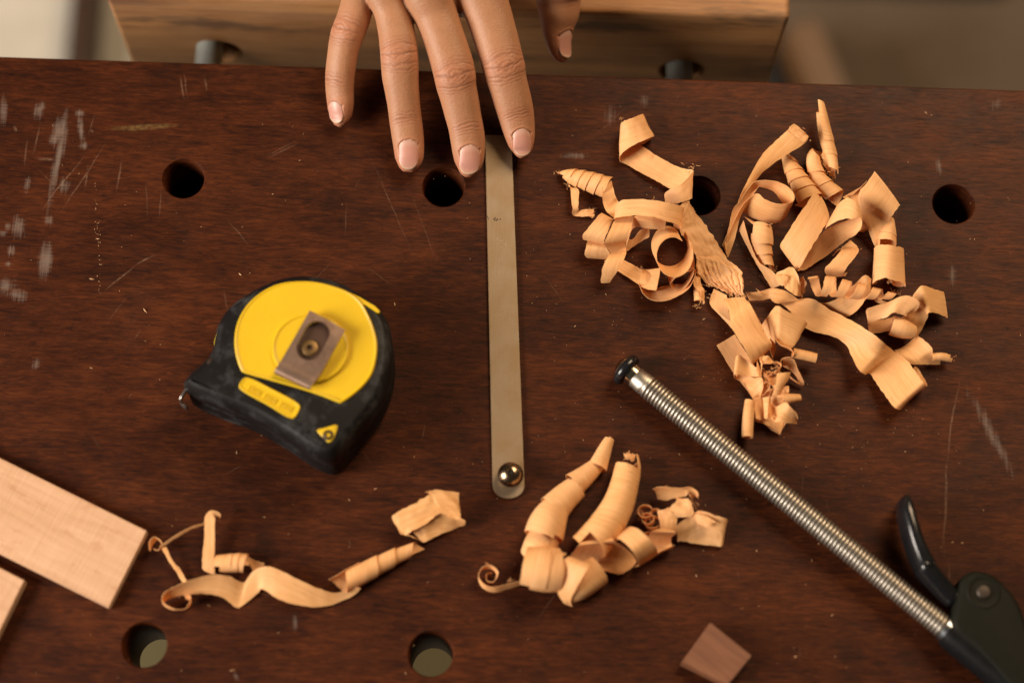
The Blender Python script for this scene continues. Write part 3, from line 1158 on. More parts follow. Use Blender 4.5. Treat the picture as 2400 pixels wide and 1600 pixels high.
case = link('rubber_case', to_local(stack('rubber_case', oxy, [(.2, 3.5), (.8, 1.8), (2.5, .5), (5, 0), (13, .2), (16, .9), (18, .9), (21, .1), (27, 0), (30, .5), (32, 1.5), (33.4, 2.7), (34.0, 3.6), (34.15, 4.2)], M_RUB, tape)), M_RUB, tape)
FACE = [(530, 765), (500, 690), (483, 590), (490, 490), (520, 400), (580, 310), (680, 228), (780, 183), (900, 166), (1030, 171), (1150, 200), (1250, 240), (1325, 300),
        (1378, 390), (1415, 480), (1437, 580), (1430, 690), (1400, 790), (1340, 870), (1265, 935), (1196, 978), (1185, 977), (1050, 925), (900, 876), (730, 828), (545, 775)]
fxy = catmull([[*(Zt(x, y, 35.2))[:2]] for x, y in FACE], 4, closed=True)
link('yellow_face', to_local(stack('yellow_face', fxy, [(31.5, 0), (34.7, 0), (35.1, .25), (35.25, .7), (34.9, 1.1), (34.9, 1.6)], M_YEL, tape)), M_YEL, tape)
hn = [(1215, 232), (1300, 262), (1375, 305), (1425, 335), (1456, 374), (1440, 376), (1400, 352), (1345, 325), (1330, 345), (1280, 330)]
hxy = catmull([[*(Zt(x, y, 34.6))[:2]] for x, y in hn], 4, closed=True)
link('yellow_trim', to_local(stack('yellow_trim', hxy, [(31.0, 0), (34.3, 0), (34.6, .2)], M_YEL, tape)), M_YEL, tape)
ccx, ccy = 990, 615
cir = np.array([[*(Zt(ccx + 258 * math.cos(a_), ccy + 232 * math.sin(a_), 36))[:2]] for a_ in np.linspace(0, 2 * math.pi, 96, endpoint=False)])
link('round_boss', to_local(stack('round_boss', cir, [(34.0, 0), (36.0, 0), (36.4, .3), (36.5, .9), (36.1, 1.4), (36.1, 2.0)], M_YEL, tape)), M_YEL, tape)
# band of the yellow shell showing at the left of the case
bnd = []
for (x, y) in ((368, 640), (366, 590), (385, 520), (418, 445), (470, 385)):
    bnd.append([*Zt(x - 16, y - 6, 12), *Zt(x - 14, y - 6, 12)])
bnd = catmull(bnd, 5)
V, Fc = [], []
for r in bnd:
    p_ = Vector(r[:3])
    V += [(p_.x, p_.y, .006), (p_.x, p_.y, .014), (p_.x + .004, p_.y - .001, .014), (p_.x + .004, p_.y - .001, .006)]
for i in range(len(bnd) - 1):
    for j in range(4):
        Fc.append((i * 4 + j, i * 4 + (j + 1) % 4, (i + 1) * 4 + (j + 1) % 4, (i + 1) * 4 + j))
Fc += [(0, 1, 2, 3), tuple((len(bnd) - 1) * 4 + j for j in (3, 2, 1, 0))]
me = mesh_from('yellow_band', V, Fc)
fix_normals(me)
link('yellow_band', to_local(me), M_YEL, tape)
# name plate with worn raised lettering (not legible)
lab = [(530, 895), (513, 870), (548, 815), (575, 812), (740, 890), (915, 990), (922, 1012), (890, 1075), (868, 1085), (700, 992)]
lp = [Zt(x, y, 34.6) for x, y in lab]
lxy = catmull([[p_.x, p_.y] for p_ in lp], 4, closed=True)
plate = link('name_plate', to_local(stack('name_plate', lxy, [(33.0, 0), (34.7, 0), (34.95, .25), (34.95, .7), (34.65, 1.0), (34.65, 1.4)], M_YEL, tape)), M_YEL, tape)
bm = bmesh.new()
for i, u in enumerate(np.linspace(.10, .90, 17)):
    if i % 6 == 5:
        continue
    p0 = Vector(Zt(545 + (895 - 545) * u + 10, 868 + (1050 - 868) * u - 18, 34.7))
    p1 = Vector(Zt(545 + (895 - 545) * u - 8, 868 + (1050 - 868) * u + 12, 34.7))
    cyl_bm(bm, p0, p1, .00042, seg=8)
    if i % 2:
        p2 = Vector(Zt(545 + (895 - 545) * u + 8, 868 + (1050 - 868) * u + 5, 34.7))
        cyl_bm(bm, (p0 + p1) / 2, p2, .00036, seg=8)
link('raised_lettering', to_local(bm_mesh('raised_lettering', bm, 0)), M_YEL, plate)
# corner inset with its screw
tri = [(1015, 1160), (1080, 1140), (1185, 1115), (1190, 1130), (1170, 1200), (1135, 1255), (1110, 1262), (1070, 1225)]
txy = catmull([[*(Zt(1112 + (x - 1112) * .78, 1190 + (y - 1190) * .78, 33.6))[:2]] for x, y in tri], 4, closed=True)
link('corner_inset', to_local(stack('corner_inset', txy, [(30, 0), (34.35, 0), (34.6, .3), (34.6, .9)], M_YEL, tape)), M_YEL, tape)


def small_screw(x, y, z, r):
    p_ = Zt(x, y, z)
    me = lathe_along((p_.x, p_.y, (z - 2) * MM), (0, 0, 1), [(0, r), (.0019, r), (.0023, r * .8), (.0024, r * .45), (.0016, r * .35), (.0012, r * .1)], 24, up=(0, 1, 0))
    sharp_by_angle(me, 35)
    link('case_screw', to_local(me), M_SCREW, tape)


small_screw(1110, 1195, 34.6, .0024)
small_screw(338, 715, 33.6, .0024)
# belt clip
cp = [(987, 362, 39.6, 1222, 492, 39.6), (945, 438, 39.8, 1180, 568, 39.8), (900, 518, 39.8, 1138, 645, 39.8), (850, 605, 39.6, 1090, 730, 39.6),
      (800, 690, 39.2, 1040, 812, 39.2), (770, 735, 39.2, 1010, 850, 39.2), (752, 765, 38.6, 988, 880, 38.6), (750, 785, 37.2, 980, 893, 37.2), (765, 785, 36.6, 990, 890, 36.6)]
dn = catmull([[*Zt(*r[:3]), *Zt(*r[3:])] for r in cp], 6)
V, Fc = [], []
NC = 9
for r in dn:
    A, B = Vector(r[:3]), Vector(r[3:])
    for i in range(NC):
        V.append(A.lerp(B, i / (NC - 1)))
for j in range(len(dn) - 1):
    for i in range(NC - 1):
        Fc.append((j * NC + i, j * NC + i + 1, (j + 1) * NC + i + 1, (j + 1) * NC + i))
me = mesh_from('belt_clip', V, Fc)
fix_normals(me)
clip = link('belt_clip', me, M_CLIP)
so = clip.modifiers.new('t', 'SOLIDIFY')
so.thickness = .0011
so.offset = -1
apply_mods(clip)
s0_, s1_ = Zt(1035, 515, 39.6), Zt(983, 615, 39.6)
d_ = (s1_ - s0_)
d_.z = 0
dn_ = d_.normalized()
pn = Vector((-dn_.y, dn_.x, 0))
bm = bmesh.new()
rad = .0054
loop = []
for a_ in np.linspace(-math.pi / 2, math.pi / 2, 16):
    loop.append(s1_ + rad * (math.cos(a_) * dn_ + math.sin(a_) * pn))
for a_ in np.linspace(math.pi / 2, 1.5 * math.pi, 16):
    loop.append(s0_ + rad * (math.cos(a_) * dn_ + math.sin(a_) * pn))
A_ = [bm.verts.new((p_.x, p_.y, .030)) for p_ in loop]
B_ = [bm.verts.new((p_.x, p_.y, .048)) for p_ in loop]
for i in range(len(loop)):
    j = (i + 1) % len(loop)
    bm.faces.new((A_[i], A_[j], B_[j], B_[i]))
bm.faces.new(A_[::-1])
bm.faces.new(B_)
sc_ = link('slot_cut', bm_mesh('slot_cut', bm, 0))
bpy.context.view_layer.update()
boolean_cut(clip, [sc_])
clip.data.transform(T0)
sharp_by_angle(clip.data, 35)
clip.parent = tape
if not clip.data.materials:
    clip.data.materials.append(M_CLIP)
pS = Zt(985, 612, 38)
me = lathe_along((pS.x, pS.y, .036), (0, 0, 1), [(0, .0036), (.0018, .0036), (.0022, .0030), (.0022, .0013), (.0010, .0011), (.0008, .0003)], 30, up=(0, 1, 0))
sharp_by_angle(me, 35)
link('clip_screw', to_local(me), plain('brass_screw', (.20, .125, .05), .5, .8, 500, .2).m, clip)
pS = Zt(1008, 560, 38)
bm = bmesh.new()
mouth = [s0_, s1_]
loop2 = [(p_ - (s0_ + s1_) / 2) * 1.05 + (s0_ + s1_) / 2 for p_ in loop]
A_ = [bm.verts.new((p_.x, p_.y, .0355)) for p_ in loop2]
B_ = [bm.verts.new((p_.x, p_.y, .0372)) for p_ in loop2]
for i in range(len(loop2)):
    j = (i + 1) % len(loop2)
    bm.faces.new((A_[i], A_[j], B_[j], B_[i]))
bm.faces.new(A_[::-1])
bm.faces.new(B_)
link('clip_recess', to_local(bm_mesh('clip_recess', bm, 40)), plain('dark_brown_recess', (.05, .02, .010), .6).m, clip)
# blade hook at the mouth
h0, h1 = Zt(112, 965, 20), Zt(188, 815, 24)
hk = [[*Zt(196, 812, 26), *Zt(196, 830, 8)], [*Zt(150, 890, 26), *Zt(150, 905, 8)], [*Zt(116, 955, 25), *Zt(118, 975, 8)], [*Zt(122, 985, 23), *Zt(140, 1015, 8)], [*Zt(160, 1010, 22), *Zt(172, 1035, 9)]]
dn = catmull(hk, 5)
V, Fc = [], []
for r in dn:
    V += [Vector(r[:3]), Vector(r[3:])]
for j in range(len(dn) - 1):
    Fc.append((2 * j, 2 * j + 1, 2 * j + 3, 2 * j + 2))
me = mesh_from('blade_hook', V, Fc)
hook = link('blade_hook', me, plain('hook_steel', (.35, .33, .32), .3, .9, 300, .2).m)
so = hook.modifiers.new('t', 'SOLIDIFY')
so.thickness = .0009
apply_mods(hook)
hook.data.transform(T0)
hook.parent = tape

# ================================================================== clamp with ribbed bar
Z8 = lambda x, y, z: P(1420 + x / 1.96, 800 + y / 1.96, z)
clampo = empty('bar_clamp')
tag(clampo, 'hold down clamp with ribbed steel bar, black lever and body, lying bottom right', 'clamp')
pa = Z8(88, 124, 7.6)
pb = Z8(1560, 1318, 9.0)
ax = (pb - pa).normalized()
Ltot = (pb - pa).length
k = NT('ribbed_steel')
n = k.noise(k.coord(), 250, 4, .6)
gv = k.new('ShaderNodeVertexColor', layer_name='groove')
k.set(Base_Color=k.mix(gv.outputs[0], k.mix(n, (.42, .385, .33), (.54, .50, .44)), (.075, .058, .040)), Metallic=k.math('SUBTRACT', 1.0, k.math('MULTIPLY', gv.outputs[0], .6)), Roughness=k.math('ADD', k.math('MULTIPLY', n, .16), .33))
M_RIB = k.m
pitch = .00178
Rr = .0051
seg = 40
d0 = .0125
nst = int((Ltot - d0) / pitch * 9)
V, Fc = [], []
n_ = ax.cross(Vector((0, 0, 1))).normalized()
b_ = n_.cross(ax)
nring = 0
GR = [0.0] * (5 * seg)
for (d, r) in ((.0055, .0040), (.0060, .0046), (.0095, .0047), (.0100, .0049), (d0 - .0008, .0049)):
    for i in range(seg):
        a_ = 2 * math.pi * i / seg
        V.append(pa + ax * d + r * (math.cos(a_) * n_ + math.sin(a_) * b_))
    nring += 1
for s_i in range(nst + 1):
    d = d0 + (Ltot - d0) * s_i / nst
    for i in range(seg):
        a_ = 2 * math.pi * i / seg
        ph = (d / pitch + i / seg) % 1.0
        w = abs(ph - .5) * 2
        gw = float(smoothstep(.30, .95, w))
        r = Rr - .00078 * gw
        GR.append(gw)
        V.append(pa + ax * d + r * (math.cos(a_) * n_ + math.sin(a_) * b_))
    nring += 1
for r in range(nring - 1):
    for i in range(seg):
        j = (i + 1) % seg
        Fc.append((r * seg + i, r * seg + j, (r + 1) * seg + j, (r + 1) * seg + i))
Fc.append(tuple(range(seg))[::-1])
Fc.append(tuple(range((nring - 1) * seg, nring * seg)))
me = mesh_from('ribbed_bar', V, Fc)
fix_normals(me)
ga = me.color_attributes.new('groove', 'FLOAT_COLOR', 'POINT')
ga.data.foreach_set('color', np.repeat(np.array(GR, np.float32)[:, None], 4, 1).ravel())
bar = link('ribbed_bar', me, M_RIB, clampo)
M_BLK = plain('gloss_black_plastic', (.008, .0085, .010), .22, 0, 200, .3).m
M_CAP = plain('polished_cap', (.55, .48, .38), .18, 1.0, 200, .1).m
me = lathe_along(pa - ax * .0040, ax, [(0, .0006), (.0004, .0026), (.0014, .0046), (.0026, .0056), (.0040, .0058), (.0060, .0050), (.0098, .0045)], 40)
sharp_by_angle(me, 60)
link('end_cap', me, M_CAP, clampo)
me = lathe_along(pa - ax * .0016, ax, [(0, .0052), (.0003, .0064), (.0012, .0073), (.0024, .0076), (.0036, .0073), (.0045, .0064), (.0048, .0050)], 40)
link('rubber_ring', me, M_BLK, clampo)
me = lathe_along(pb - ax * .001, ax, [(0, .0050), (.0002, .0058), (.0022, .0060), (.0024, .0050)], 40)
sharp_by_angle(me, 40)
link('end_collar', me, plain('bluish_steel', (.38, .42, .46), .25, 1.0).m, clampo)
k = NT('satin_black_body')
n = k.noise(k.coord(), 300, 4, .6)
k.set(Base_Color=k.mix(n, (.0060, .0065, .0045), (.0105, .0105, .0070)), Specular_IOR_Level=.10, Roughness=k.math('ADD', k.math('MULTIPLY', n, .2), .50))
M_BODY = k.m
M_SLV = plain('satin_black_sleeve', (.005, .0053, .006), .42, 0, 300, .3)
M_SLV.set(Specular_IOR_Level=.14)
M_SLV = M_SLV.m
me = lathe_along(pb + ax * .0012, ax, [(0, .0055), (.0006, .0068), (.003, .0072), (.05, .0076), (.11, .0080), (.112, .006)], 40)
sharp_by_angle(me, 45)
link('sleeve', me, M_SLV, clampo)
# body plate: outline in picture, real thickness
L6 = lambda x, y, z: P(2050 + x / 3.266, 1120 + y / 3.266, z)
BODY = [(600, 1130), (612, 1000), (640, 880), (660, 780), (700, 730), (760, 706), (830, 706), (900, 730), (960, 770), (1020, 830), (1070, 890), (1110, 950), (1150, 1040),
        (1190, 1160), (1230, 1300), (1260, 1440), (1290, 1600), (1330, 1760), (1240, 1800), (1080, 1640), (900, 1440), (740, 1270)]
bxy = catmull([[*(L6(x, y, 17))[:2]] for x, y in BODY], 4, closed=True)
body = link('clamp_body', stack('clamp_body', bxy, [(.3, 2.5), (1, 1.2), (3, .4), (10, 0), (14.5, .1), (16.3, .7), (17.2, 1.8), (17.4, 3.2)], M_BODY, clampo), M_BODY, clampo)
pv = L6(832, 872, 17)
me = lathe_along((pv.x, pv.y, .0168), (0, 0, 1), [(0, .0075), (.0004, .0075), (.0009, .0068), (.0009, .0058), (.0003, .0046), (.0003, .0030)], 40, up=(0, 1, 0))
sharp_by_angle(me, 30)
link('pivot_washer', me, M_BODY, clampo)
me = lathe_along((pv.x, pv.y, .0166), (0, 0, 1), [(0, .0030), (.0014, .0030), (.0020, .0024), (.0022, .0010), (.0022, .0002)], 30, up=(0, 1, 0))
sharp_by_angle(me, 30)
link('pivot_bolt', me, plain('brown_steel_bolt', (.05, .038, .03), .5, .6).m, clampo)
# curved lever: ridge higher than its edges, tapering to a rounded tip
LV = [(258, 130, 3.0, 17), (262, 180, 4.9, 20), (275, 260, 5.5, 21.5), (300, 350, 5.7, 22), (330, 450, 6.0, 22), (370, 550, 6.4, 21.5), (420, 650, 6.8, 20.5), (475, 740, 7.0, 19), (540, 820, 7.0, 17), (610, 890, 6.6, 15), (690, 940, 6, 13)]
dn = catmull([[*L6(x, y, zt), w] for x, y, w, zt in LV], 6)
V, Fc = [], []
SEG = 28
Tn = np.gradient(dn[:, :3], axis=0)
for q_, r in enumerate(dn):
    c = Vector(r[:3])
    t = Vector(Tn[q_])
    t.z = 0
    t.normalize()
    la = Vector((t.y, -t.x, 0))
    w = r[3] * MM
    ztop = c.z
    dep = min(ztop - .0015, .017)
    for i in range(SEG):
        a_ = 2 * math.pi * i / SEG
        ca, sa = math.cos(a_), math.sin(a_)
        e = 2 / 2.8
        x_ = w * .62 * math.copysign(abs(ca) ** e, ca)
        z_ = math.copysign(abs(sa) ** e, sa)
        V.append(c + la * x_ + Vector((0, 0, -dep / 2 + dep / 2 * z_)))
for r in range(len(dn) - 1):
    for i in range(SEG):
        j = (i + 1) % SEG
        Fc.append((r * SEG + i, r * SEG + j, (r + 1) * SEG + j, (r + 1) * SEG + i))
Fc.append(tuple(range(SEG))[::-1])
Fc.append(tuple(range((len(dn) - 1) * SEG, len(dn) * SEG)))
me = mesh_from('lever', V, Fc)
fix_normals(me)
link('lever', me, M_BLK, clampo)

# ================================================================== offcuts
def slab(name, pts, z0_, z1_, mat, label, cat, group=None, bev=.0004):
    """pts: picture corners of the upper face"""
    w = [P(x, y, z1_) for x, y in pts]
    c = sum(w, Vector()) / len(w)
    e = (w[1] - w[0])
    ang = math.atan2(e.y, e.x)
    Mi = Matrix.Rotation(-ang, 3, 'Z')
    loc = [Mi @ (p_ - c) for p_ in w]
    bm = bmesh.new()
    A = [bm.verts.new((p_.x, p_.y, (z1_ - z0_) * MM)) for p_ in loc]
    B = [bm.verts.new((p_.x, p_.y, 0)) for p_ in loc]
    bm.faces.new(A)
    bm.faces.new(B[::-1])
    n = len(A)
    for i in range(n):
        bm.faces.new((A[(i + 1) % n], A[i], B[i], B[(i + 1) % n]))
    bmesh.ops.recalc_face_normals(bm, faces=bm.faces)
    bmesh.ops.bevel(bm, geom=list(bm.edges), offset=bev, segments=2, affect='EDGES')
    o = link(name, bm_mesh(name, bm, 40), mat)
    o.location = (c.x, c.y, z0_ * MM)
    o.rotation_euler = (0, 0, ang)
    return tag(o, label, cat, group)


k = NT('pale_sawn_beech')
c = k.coord()
saw = k.noise(k.mapping(c, scale=(900, 40, 900)), 1.0, 3, .6)
gr = k.noise(k.mapping(c, scale=(18, 260, 260)), 1.0, 5, .6, .6)
fl_ = k.ramp(k.noise(k.mapping(c, scale=(85, 190, 200)), 1.0, 4, .65), [(.58, 0), (.70, 1)])
blt = k.noise(c, 30, 3, .5)
s = k.math('ADD', k.math('MULTIPLY', gr, .5), k.math('ADD', k.math('MULTIPLY', saw, .25), k.math('MULTIPLY', blt, .25)))
colr = k.ramp(s, [(.34, (.45, .255, .145)), (.5, (.535, .325, .195)), (.66, (.61, .395, .25))])
colr = k.mix(k.math('MULTIPLY', fl_, .42), colr, (.38, .17, .075))
k.set(Base_Color=colr, Roughness=.62)
k.l(k.bump(k.math('ADD', saw, gr), .35, .0003), k.bsdf.inputs['Normal'])
M_PALE = k.m
slab('wood_offcut', [(-190, 978), (345, 1243), (255, 1424), (-280, 1158)], 0, 4.5, M_PALE, 'larger pale sawn board end with fine saw marks, entering from the left', 'wood offcut', 'pale offcuts at the left')
slab('wood_offcut', [(-300, 1175), (58, 1359), (-60, 1600), (-418, 1416)], 0, 5.5, M_PALE, 'smaller pale board end cut off by the bottom left edge, below the larger one', 'wood offcut', 'pale offcuts at the left')
M_RED = grain_wood('reddish_brown_wood', [(.34, (.075, .025, .011)), (.5, (.145, .053, .024)), (.66, (.20, .080, .038))], 30, 420, .55, .25).m
sq = slab('wood_square', [(1665, 1457), (1763, 1535), (1705, 1606), (1596, 1552)], 0, 7.0, M_RED, 'small square reddish brown wood block near the bottom edge', 'wood block')
# ================================================================== wood shavings
k = NT('beech_shaving')
uv = k.coord('UV')
oi = k.new('ShaderNodeObjectInfo')
off = k.new('ShaderNodeVectorMath', operation='ADD')
k.l(uv, off.inputs[0])
cmb = k.new('ShaderNodeCombineXYZ')
k.l(k.math('MULTIPLY', oi.outputs['Random'], 7.3), cmb.inputs[0])
k.l(k.math('MULTIPLY', oi.outputs['Random'], 3.1), cmb.inputs[1])
k.l(cmb.outputs[0], off.inputs[1])
u = off.outputs[0]
# uv in metres: x along the shaving, y across it
gr = k.noise(k.mapping(u, scale=(60, 900, 1)), 1.0, 5.0, .6, .3)
fle = k.noise(k.mapping(u, scale=(150, 1700, 1)), 1.0, 2.0, .5)
flm = k.ramp(fle, [(.66, 0.0), (.73, 1.0)])
blt = k.noise(k.mapping(u, scale=(35, 70, 1)), 1.0, 3.0, .55)
s = k.math('ADD', k.math('MULTIPLY', gr, .55), k.math('MULTIPLY', blt, .45))
colr = k.ramp(s, [(.34, (.70, .365, .125)), (.50, (.83, .490, .200)), (.66, (.91, .590, .290))])
pale = k.mix(k.math('MULTIPLY', oi.outputs['Random'], .35), colr, (.92, .63, .36))
colr = k.mix(k.math('MULTIPLY', flm, .55), pale, (.30, .12, .045))
k.set(Base_Color=colr, Roughness=.55, Specular_IOR_Level=.28)
nb = k.bump(k.math('ADD', gr, k.math('MULTIPLY', blt, .7)), .30, .0003)
k.l(nb, k.bsdf.inputs['Normal'])
tr = k.new('ShaderNodeBsdfTranslucent')
k.l(k.mix(.5, colr, (1.0, .50, .13)), tr.inputs[0])
mx = k.new('ShaderNodeMixShader')
mx.inputs[0].default_value = .31
k.l(k.bsdf.outputs[0], mx.inputs[1])
k.l(tr.outputs[0], mx.inputs[2])
k.l(mx.outputs[0], k.out.inputs[0])
M_SHAV = k.m

THK = .00016


class Geo:
    def __init__(self):
        self.V, self.F, self.U = [], [], []

    def grid(self, G, thick=THK, rag=.00025, crinkle=.00012, zmin=.0003, frayed=(0, 0), seed=0):
        """G: (n, m, 3) rows along the shaving, columns across; thickened into a closed sheet"""
        G = np.array(G, float)
        n, m, _ = G.shape
        r_ = np.random.default_rng(seed + 100)
        dv = G[:, -1] - G[:, 0]
        dvn = dv / np.maximum(np.linalg.norm(dv, axis=1), 1e-9)[:, None]
        arc = np.concatenate([[0], np.cumsum(np.linalg.norm(np.diff(G.mean(1), axis=0), axis=1))])
        wid = np.linalg.norm(np.diff(G, axis=1), axis=2).sum(1)
        # ragged long edges
        if rag:
            e0 = np.array([mnoise.fractal(Vector((x * 420, seed * 3.7, 0)), 1.0, 2.0, 3) for x in arc]) * rag
            e1 = np.array([mnoise.fractal(Vector((x * 420, seed * 5.1, 8)), 1.0, 2.0, 3) for x in arc]) * rag
            for j in range(m):
                t = j / (m - 1)
                G[:, j] += dvn * (e0 * (1 - t) ** 3 + e1 * t ** 3)[:, None]
        # frayed ends
        Tn = np.gradient(G.mean(1), axis=0)
        Tn /= np.maximum(np.linalg.norm(Tn, axis=1), 1e-9)[:, None]
        if frayed[0]:
            G[0] -= Tn[0][None, :] * (r_.random(m) * frayed[0] * MM)[:, None]
        if frayed[1]:
            G[-1] += Tn[-1][None, :] * (r_.random(m) * frayed[1] * MM)[:, None]
        du = np.gradient(G, axis=0)
        dw = np.gradient(G, axis=1)
        N = np.cross(du, dw)
        N /= np.maximum(np.linalg.norm(N, axis=2), 1e-12)[:, :, None]
        if crinkle:
            for i in range(n):
                for j in range(m):
                    p = Vector((arc[i] * 260, j / (m - 1) * wid[i] * 200, seed * 2.3))
                    G[i, j] += N[i, j] * crinkle * (mnoise.noise(p) + .5 * mnoise.noise(p * 2.7))
        A = G + N * thick / 2
        B = G - N * thick / 2
        for S in (A, B):
            S[:, :, 2] = np.where(S[:, :, 2] < zmin, zmin + (S[:, :, 2] - zmin) * .02, S[:, :, 2])
        b = len(self.V)
        for S in (A, B):
            for i in range(n):
                for j in range(m):
                    self.V.append(S[i, j])
                    self.U.append((arc[i] + seed * .013, j / (m - 1) * wid[i] + seed * .007))
        I = lambda l, i, j: b + l * n * m + i * m + j
        F = self.F
        for i in range(n - 1):
            for j in range(m - 1):
                F.append((I(0, i, j), I(0, i + 1, j), I(0, i + 1, j + 1), I(0, i, j + 1)))
                F.append((I(1, i, j), I(1, i, j + 1), I(1, i + 1, j + 1), I(1, i + 1, j)))
            F.append((I(0, i, 0), I(1, i, 0), I(1, i + 1, 0), I(0, i + 1, 0)))
            F.append((I(0, i, m - 1), I(0, i + 1, m - 1), I(1, i + 1, m - 1), I(1, i, m - 1)))
        for j in range(m - 1):
            F.append((I(0, 0, j), I(0, 0, j + 1), I(1, 0, j + 1), I(1, 0, j)))
            F.append((I(0, n - 1, j), I(1, n - 1, j), I(1, n - 1, j + 1), I(0, n - 1, j + 1)))


_seed = [0]


class Shav:
    def __init__(self, conv):
        self.conv = conv
        self.g = Geo()
        self.k = {'3': 3.136, '4': 3.137, '5': 3.485, '6': 3.564, '7': 2.1, 'c': 4.75}[conv]
        self.o = {'3': (1250, 220), '4': (1640, 220), '5': (1600, 600), '6': (1100, 1000), '7': (0, 1060), 'c': (1640, 700)}[conv]

    def W(self, x, y, z):
        return P(self.o[0] + x / self.k, self.o[1] + y / self.k, z)

    def mm(self, d):
        return d / self.k / 5.25

    def rib(self, rows, m=9, cup=0.0, sub=8, pleat=None, **kw):
        """rows: (Lx, Ly, Lz, Rx, Ry, Rz) edge pairs in zoom units, z in mm"""
        _seed[0] += 1
        W = np.array([[*self.W(r[0], r[1], max(r[2], .35)), *self.W(r[3], r[4], max(r[5], .35))] for r in rows])
        D = catmull(W, sub)
        L, R = D[:, :3], D[:, 3:]
        G = np.zeros((len(D), m, 3))
        C = (L + R) / 2
        T = np.gradient(C, axis=0)
        Nn = np.cross(T, R - L)
        Nn /= np.maximum(np.linalg.norm(Nn, axis=1), 1e-9)[:, None]
        for j in range(m):
            t = j / (m - 1)
            G[:, j] = L * (1 - t) + R * t + Nn * (cup * MM * (1 - (2 * t - 1) ** 2))
        if pleat:
            t0_, cnt_, amp_ = pleat
            for i in range(len(D)):
                w_ = float(smoothstep(t0_, t0_ + .14, np.array(i / (len(D) - 1))))
                for j in range(m):
                    u_ = j / (m - 1) + .05 * mnoise.noise(Vector((i * .11, j * .15, 4)))
                    v_ = .5 + .5 * math.sin(2 * math.pi * cnt_ * u_)
                    G[i, j, 2] += amp_ * w_ * (v_ ** .7) * (.5 + .9 * abs(mnoise.noise(Vector((i * .05, j * .5, 2)))) * 2)
        self.g.grid(G, seed=_seed[0], **kw)
        return self

    def roll(self, pts, turns, w, ph=0.0, sgn=1, flare=.45, zoff=0.0, m=9, per=30, a0=None, a1=None, **kw):
        """rolled shaving: pts (x, y, radius) in zoom units along the roll's axis; w = ribbon width as a share of the axis length"""
        _seed[0] += 1
        rows = []
        for p in pts:
            r = self.mm(p[2])
            z = (p[3] if len(p) > 3 else r) + zoff
            rows.append([*self.W(p[0], p[1], z), r * MM])
        D = catmull(rows, 14)
        C, Rr_ = D[:, :3], D[:, 3]
        arc = np.concatenate([[0], np.cumsum(np.linalg.norm(np.diff(C, axis=0), axis=1))])
        arc /= arc[-1]
        T = np.gradient(C, axis=0)
        T /= np.linalg.norm(T, axis=1)[:, None]
        n = max(int(turns * per), 12)
        G = np.zeros((n + 1, m, 3))
        a0 = w / 2 if a0 is None else a0
        a1 = 1 - w / 2 if a1 is None else a1
        f = lambda A, a: np.array([np.interp(a, arc, A[:, c]) for c in range(3)])
        for i in range(n + 1):
            t = i / n
            ac = a0 + (a1 - a0) * t
            phi = ph + sgn * 2 * math.pi * turns * t
            for j in range(m):
                s_ = j / (m - 1) - .5
                a = ac + s_ * w
                c = f(C, a)
                tt = f(T, a)
                nn_ = np.cross(tt, (0, 0, 1))
                nn_ /= np.linalg.norm(nn_)
                bb = np.cross(nn_, tt)
                r = np.interp(a, arc, Rr_) + flare * MM * s_
                c = c + tt * (a - min(max(a, 0), 1)) * .02
                G[i, j] = c + r * (math.cos(phi) * nn_ + math.sin(phi) * bb)
        self.g.grid(G, seed=_seed[0], **kw)
        return self

    def fray(self, x, y, z, spread, n=10, length=2.2):
        """hair-fine torn fibres standing off an end"""
        r_ = np.random.default_rng(int(x + y))
        for i in range(n):
            p0 = np.array(self.W(x + r_.normal(0, spread), y + r_.normal(0, spread), max(z + r_.normal(0, .7), .5)))
            d = np.array([r_.normal(), r_.normal(), r_.normal() * .5 + .15])
            d = d / np.linalg.norm(d) * length * MM * r_.uniform(.4, 1.1)
            c1 = p0 + d * .5 + r_.normal(0, .0003, 3)
            pts = catmull([p0, c1, p0 + d], 4)
            w = .00009
            G = np.zeros((len(pts), 2, 3))
            sd = np.cross(d, (0, .3, 1))
            sd /= max(np.linalg.norm(sd), 1e-9)
            for q_ in range(len(pts)):
                ww = w * (1 - .6 * q_ / (len(pts) - 1))
                G[q_, 0] = pts[q_] - sd * ww
                G[q_, 1] = pts[q_] + sd * ww
            self.g.grid(G, thick=.00012, rag=0, crinkle=0)
        return self

    def done(self, label, group):
        me = mesh_from('wood_shaving', self.g.V, self.g.F, True, self.g.U)
        sharp_by_angle(me, 50)
        V = np.array(self.g.V)
        c = V.mean(0)
        c[2] = 0
        me.transform(Matrix.Translation(-Vector(c)))
        o = link('wood_shaving', me, M_SHAV)
        o.location = Vector(c)
        tag(o, label, 'wood shaving', group)
        return o


GA = 'shavings heaped right of the fingers'
GB = 'shavings along the lower middle of the bench'

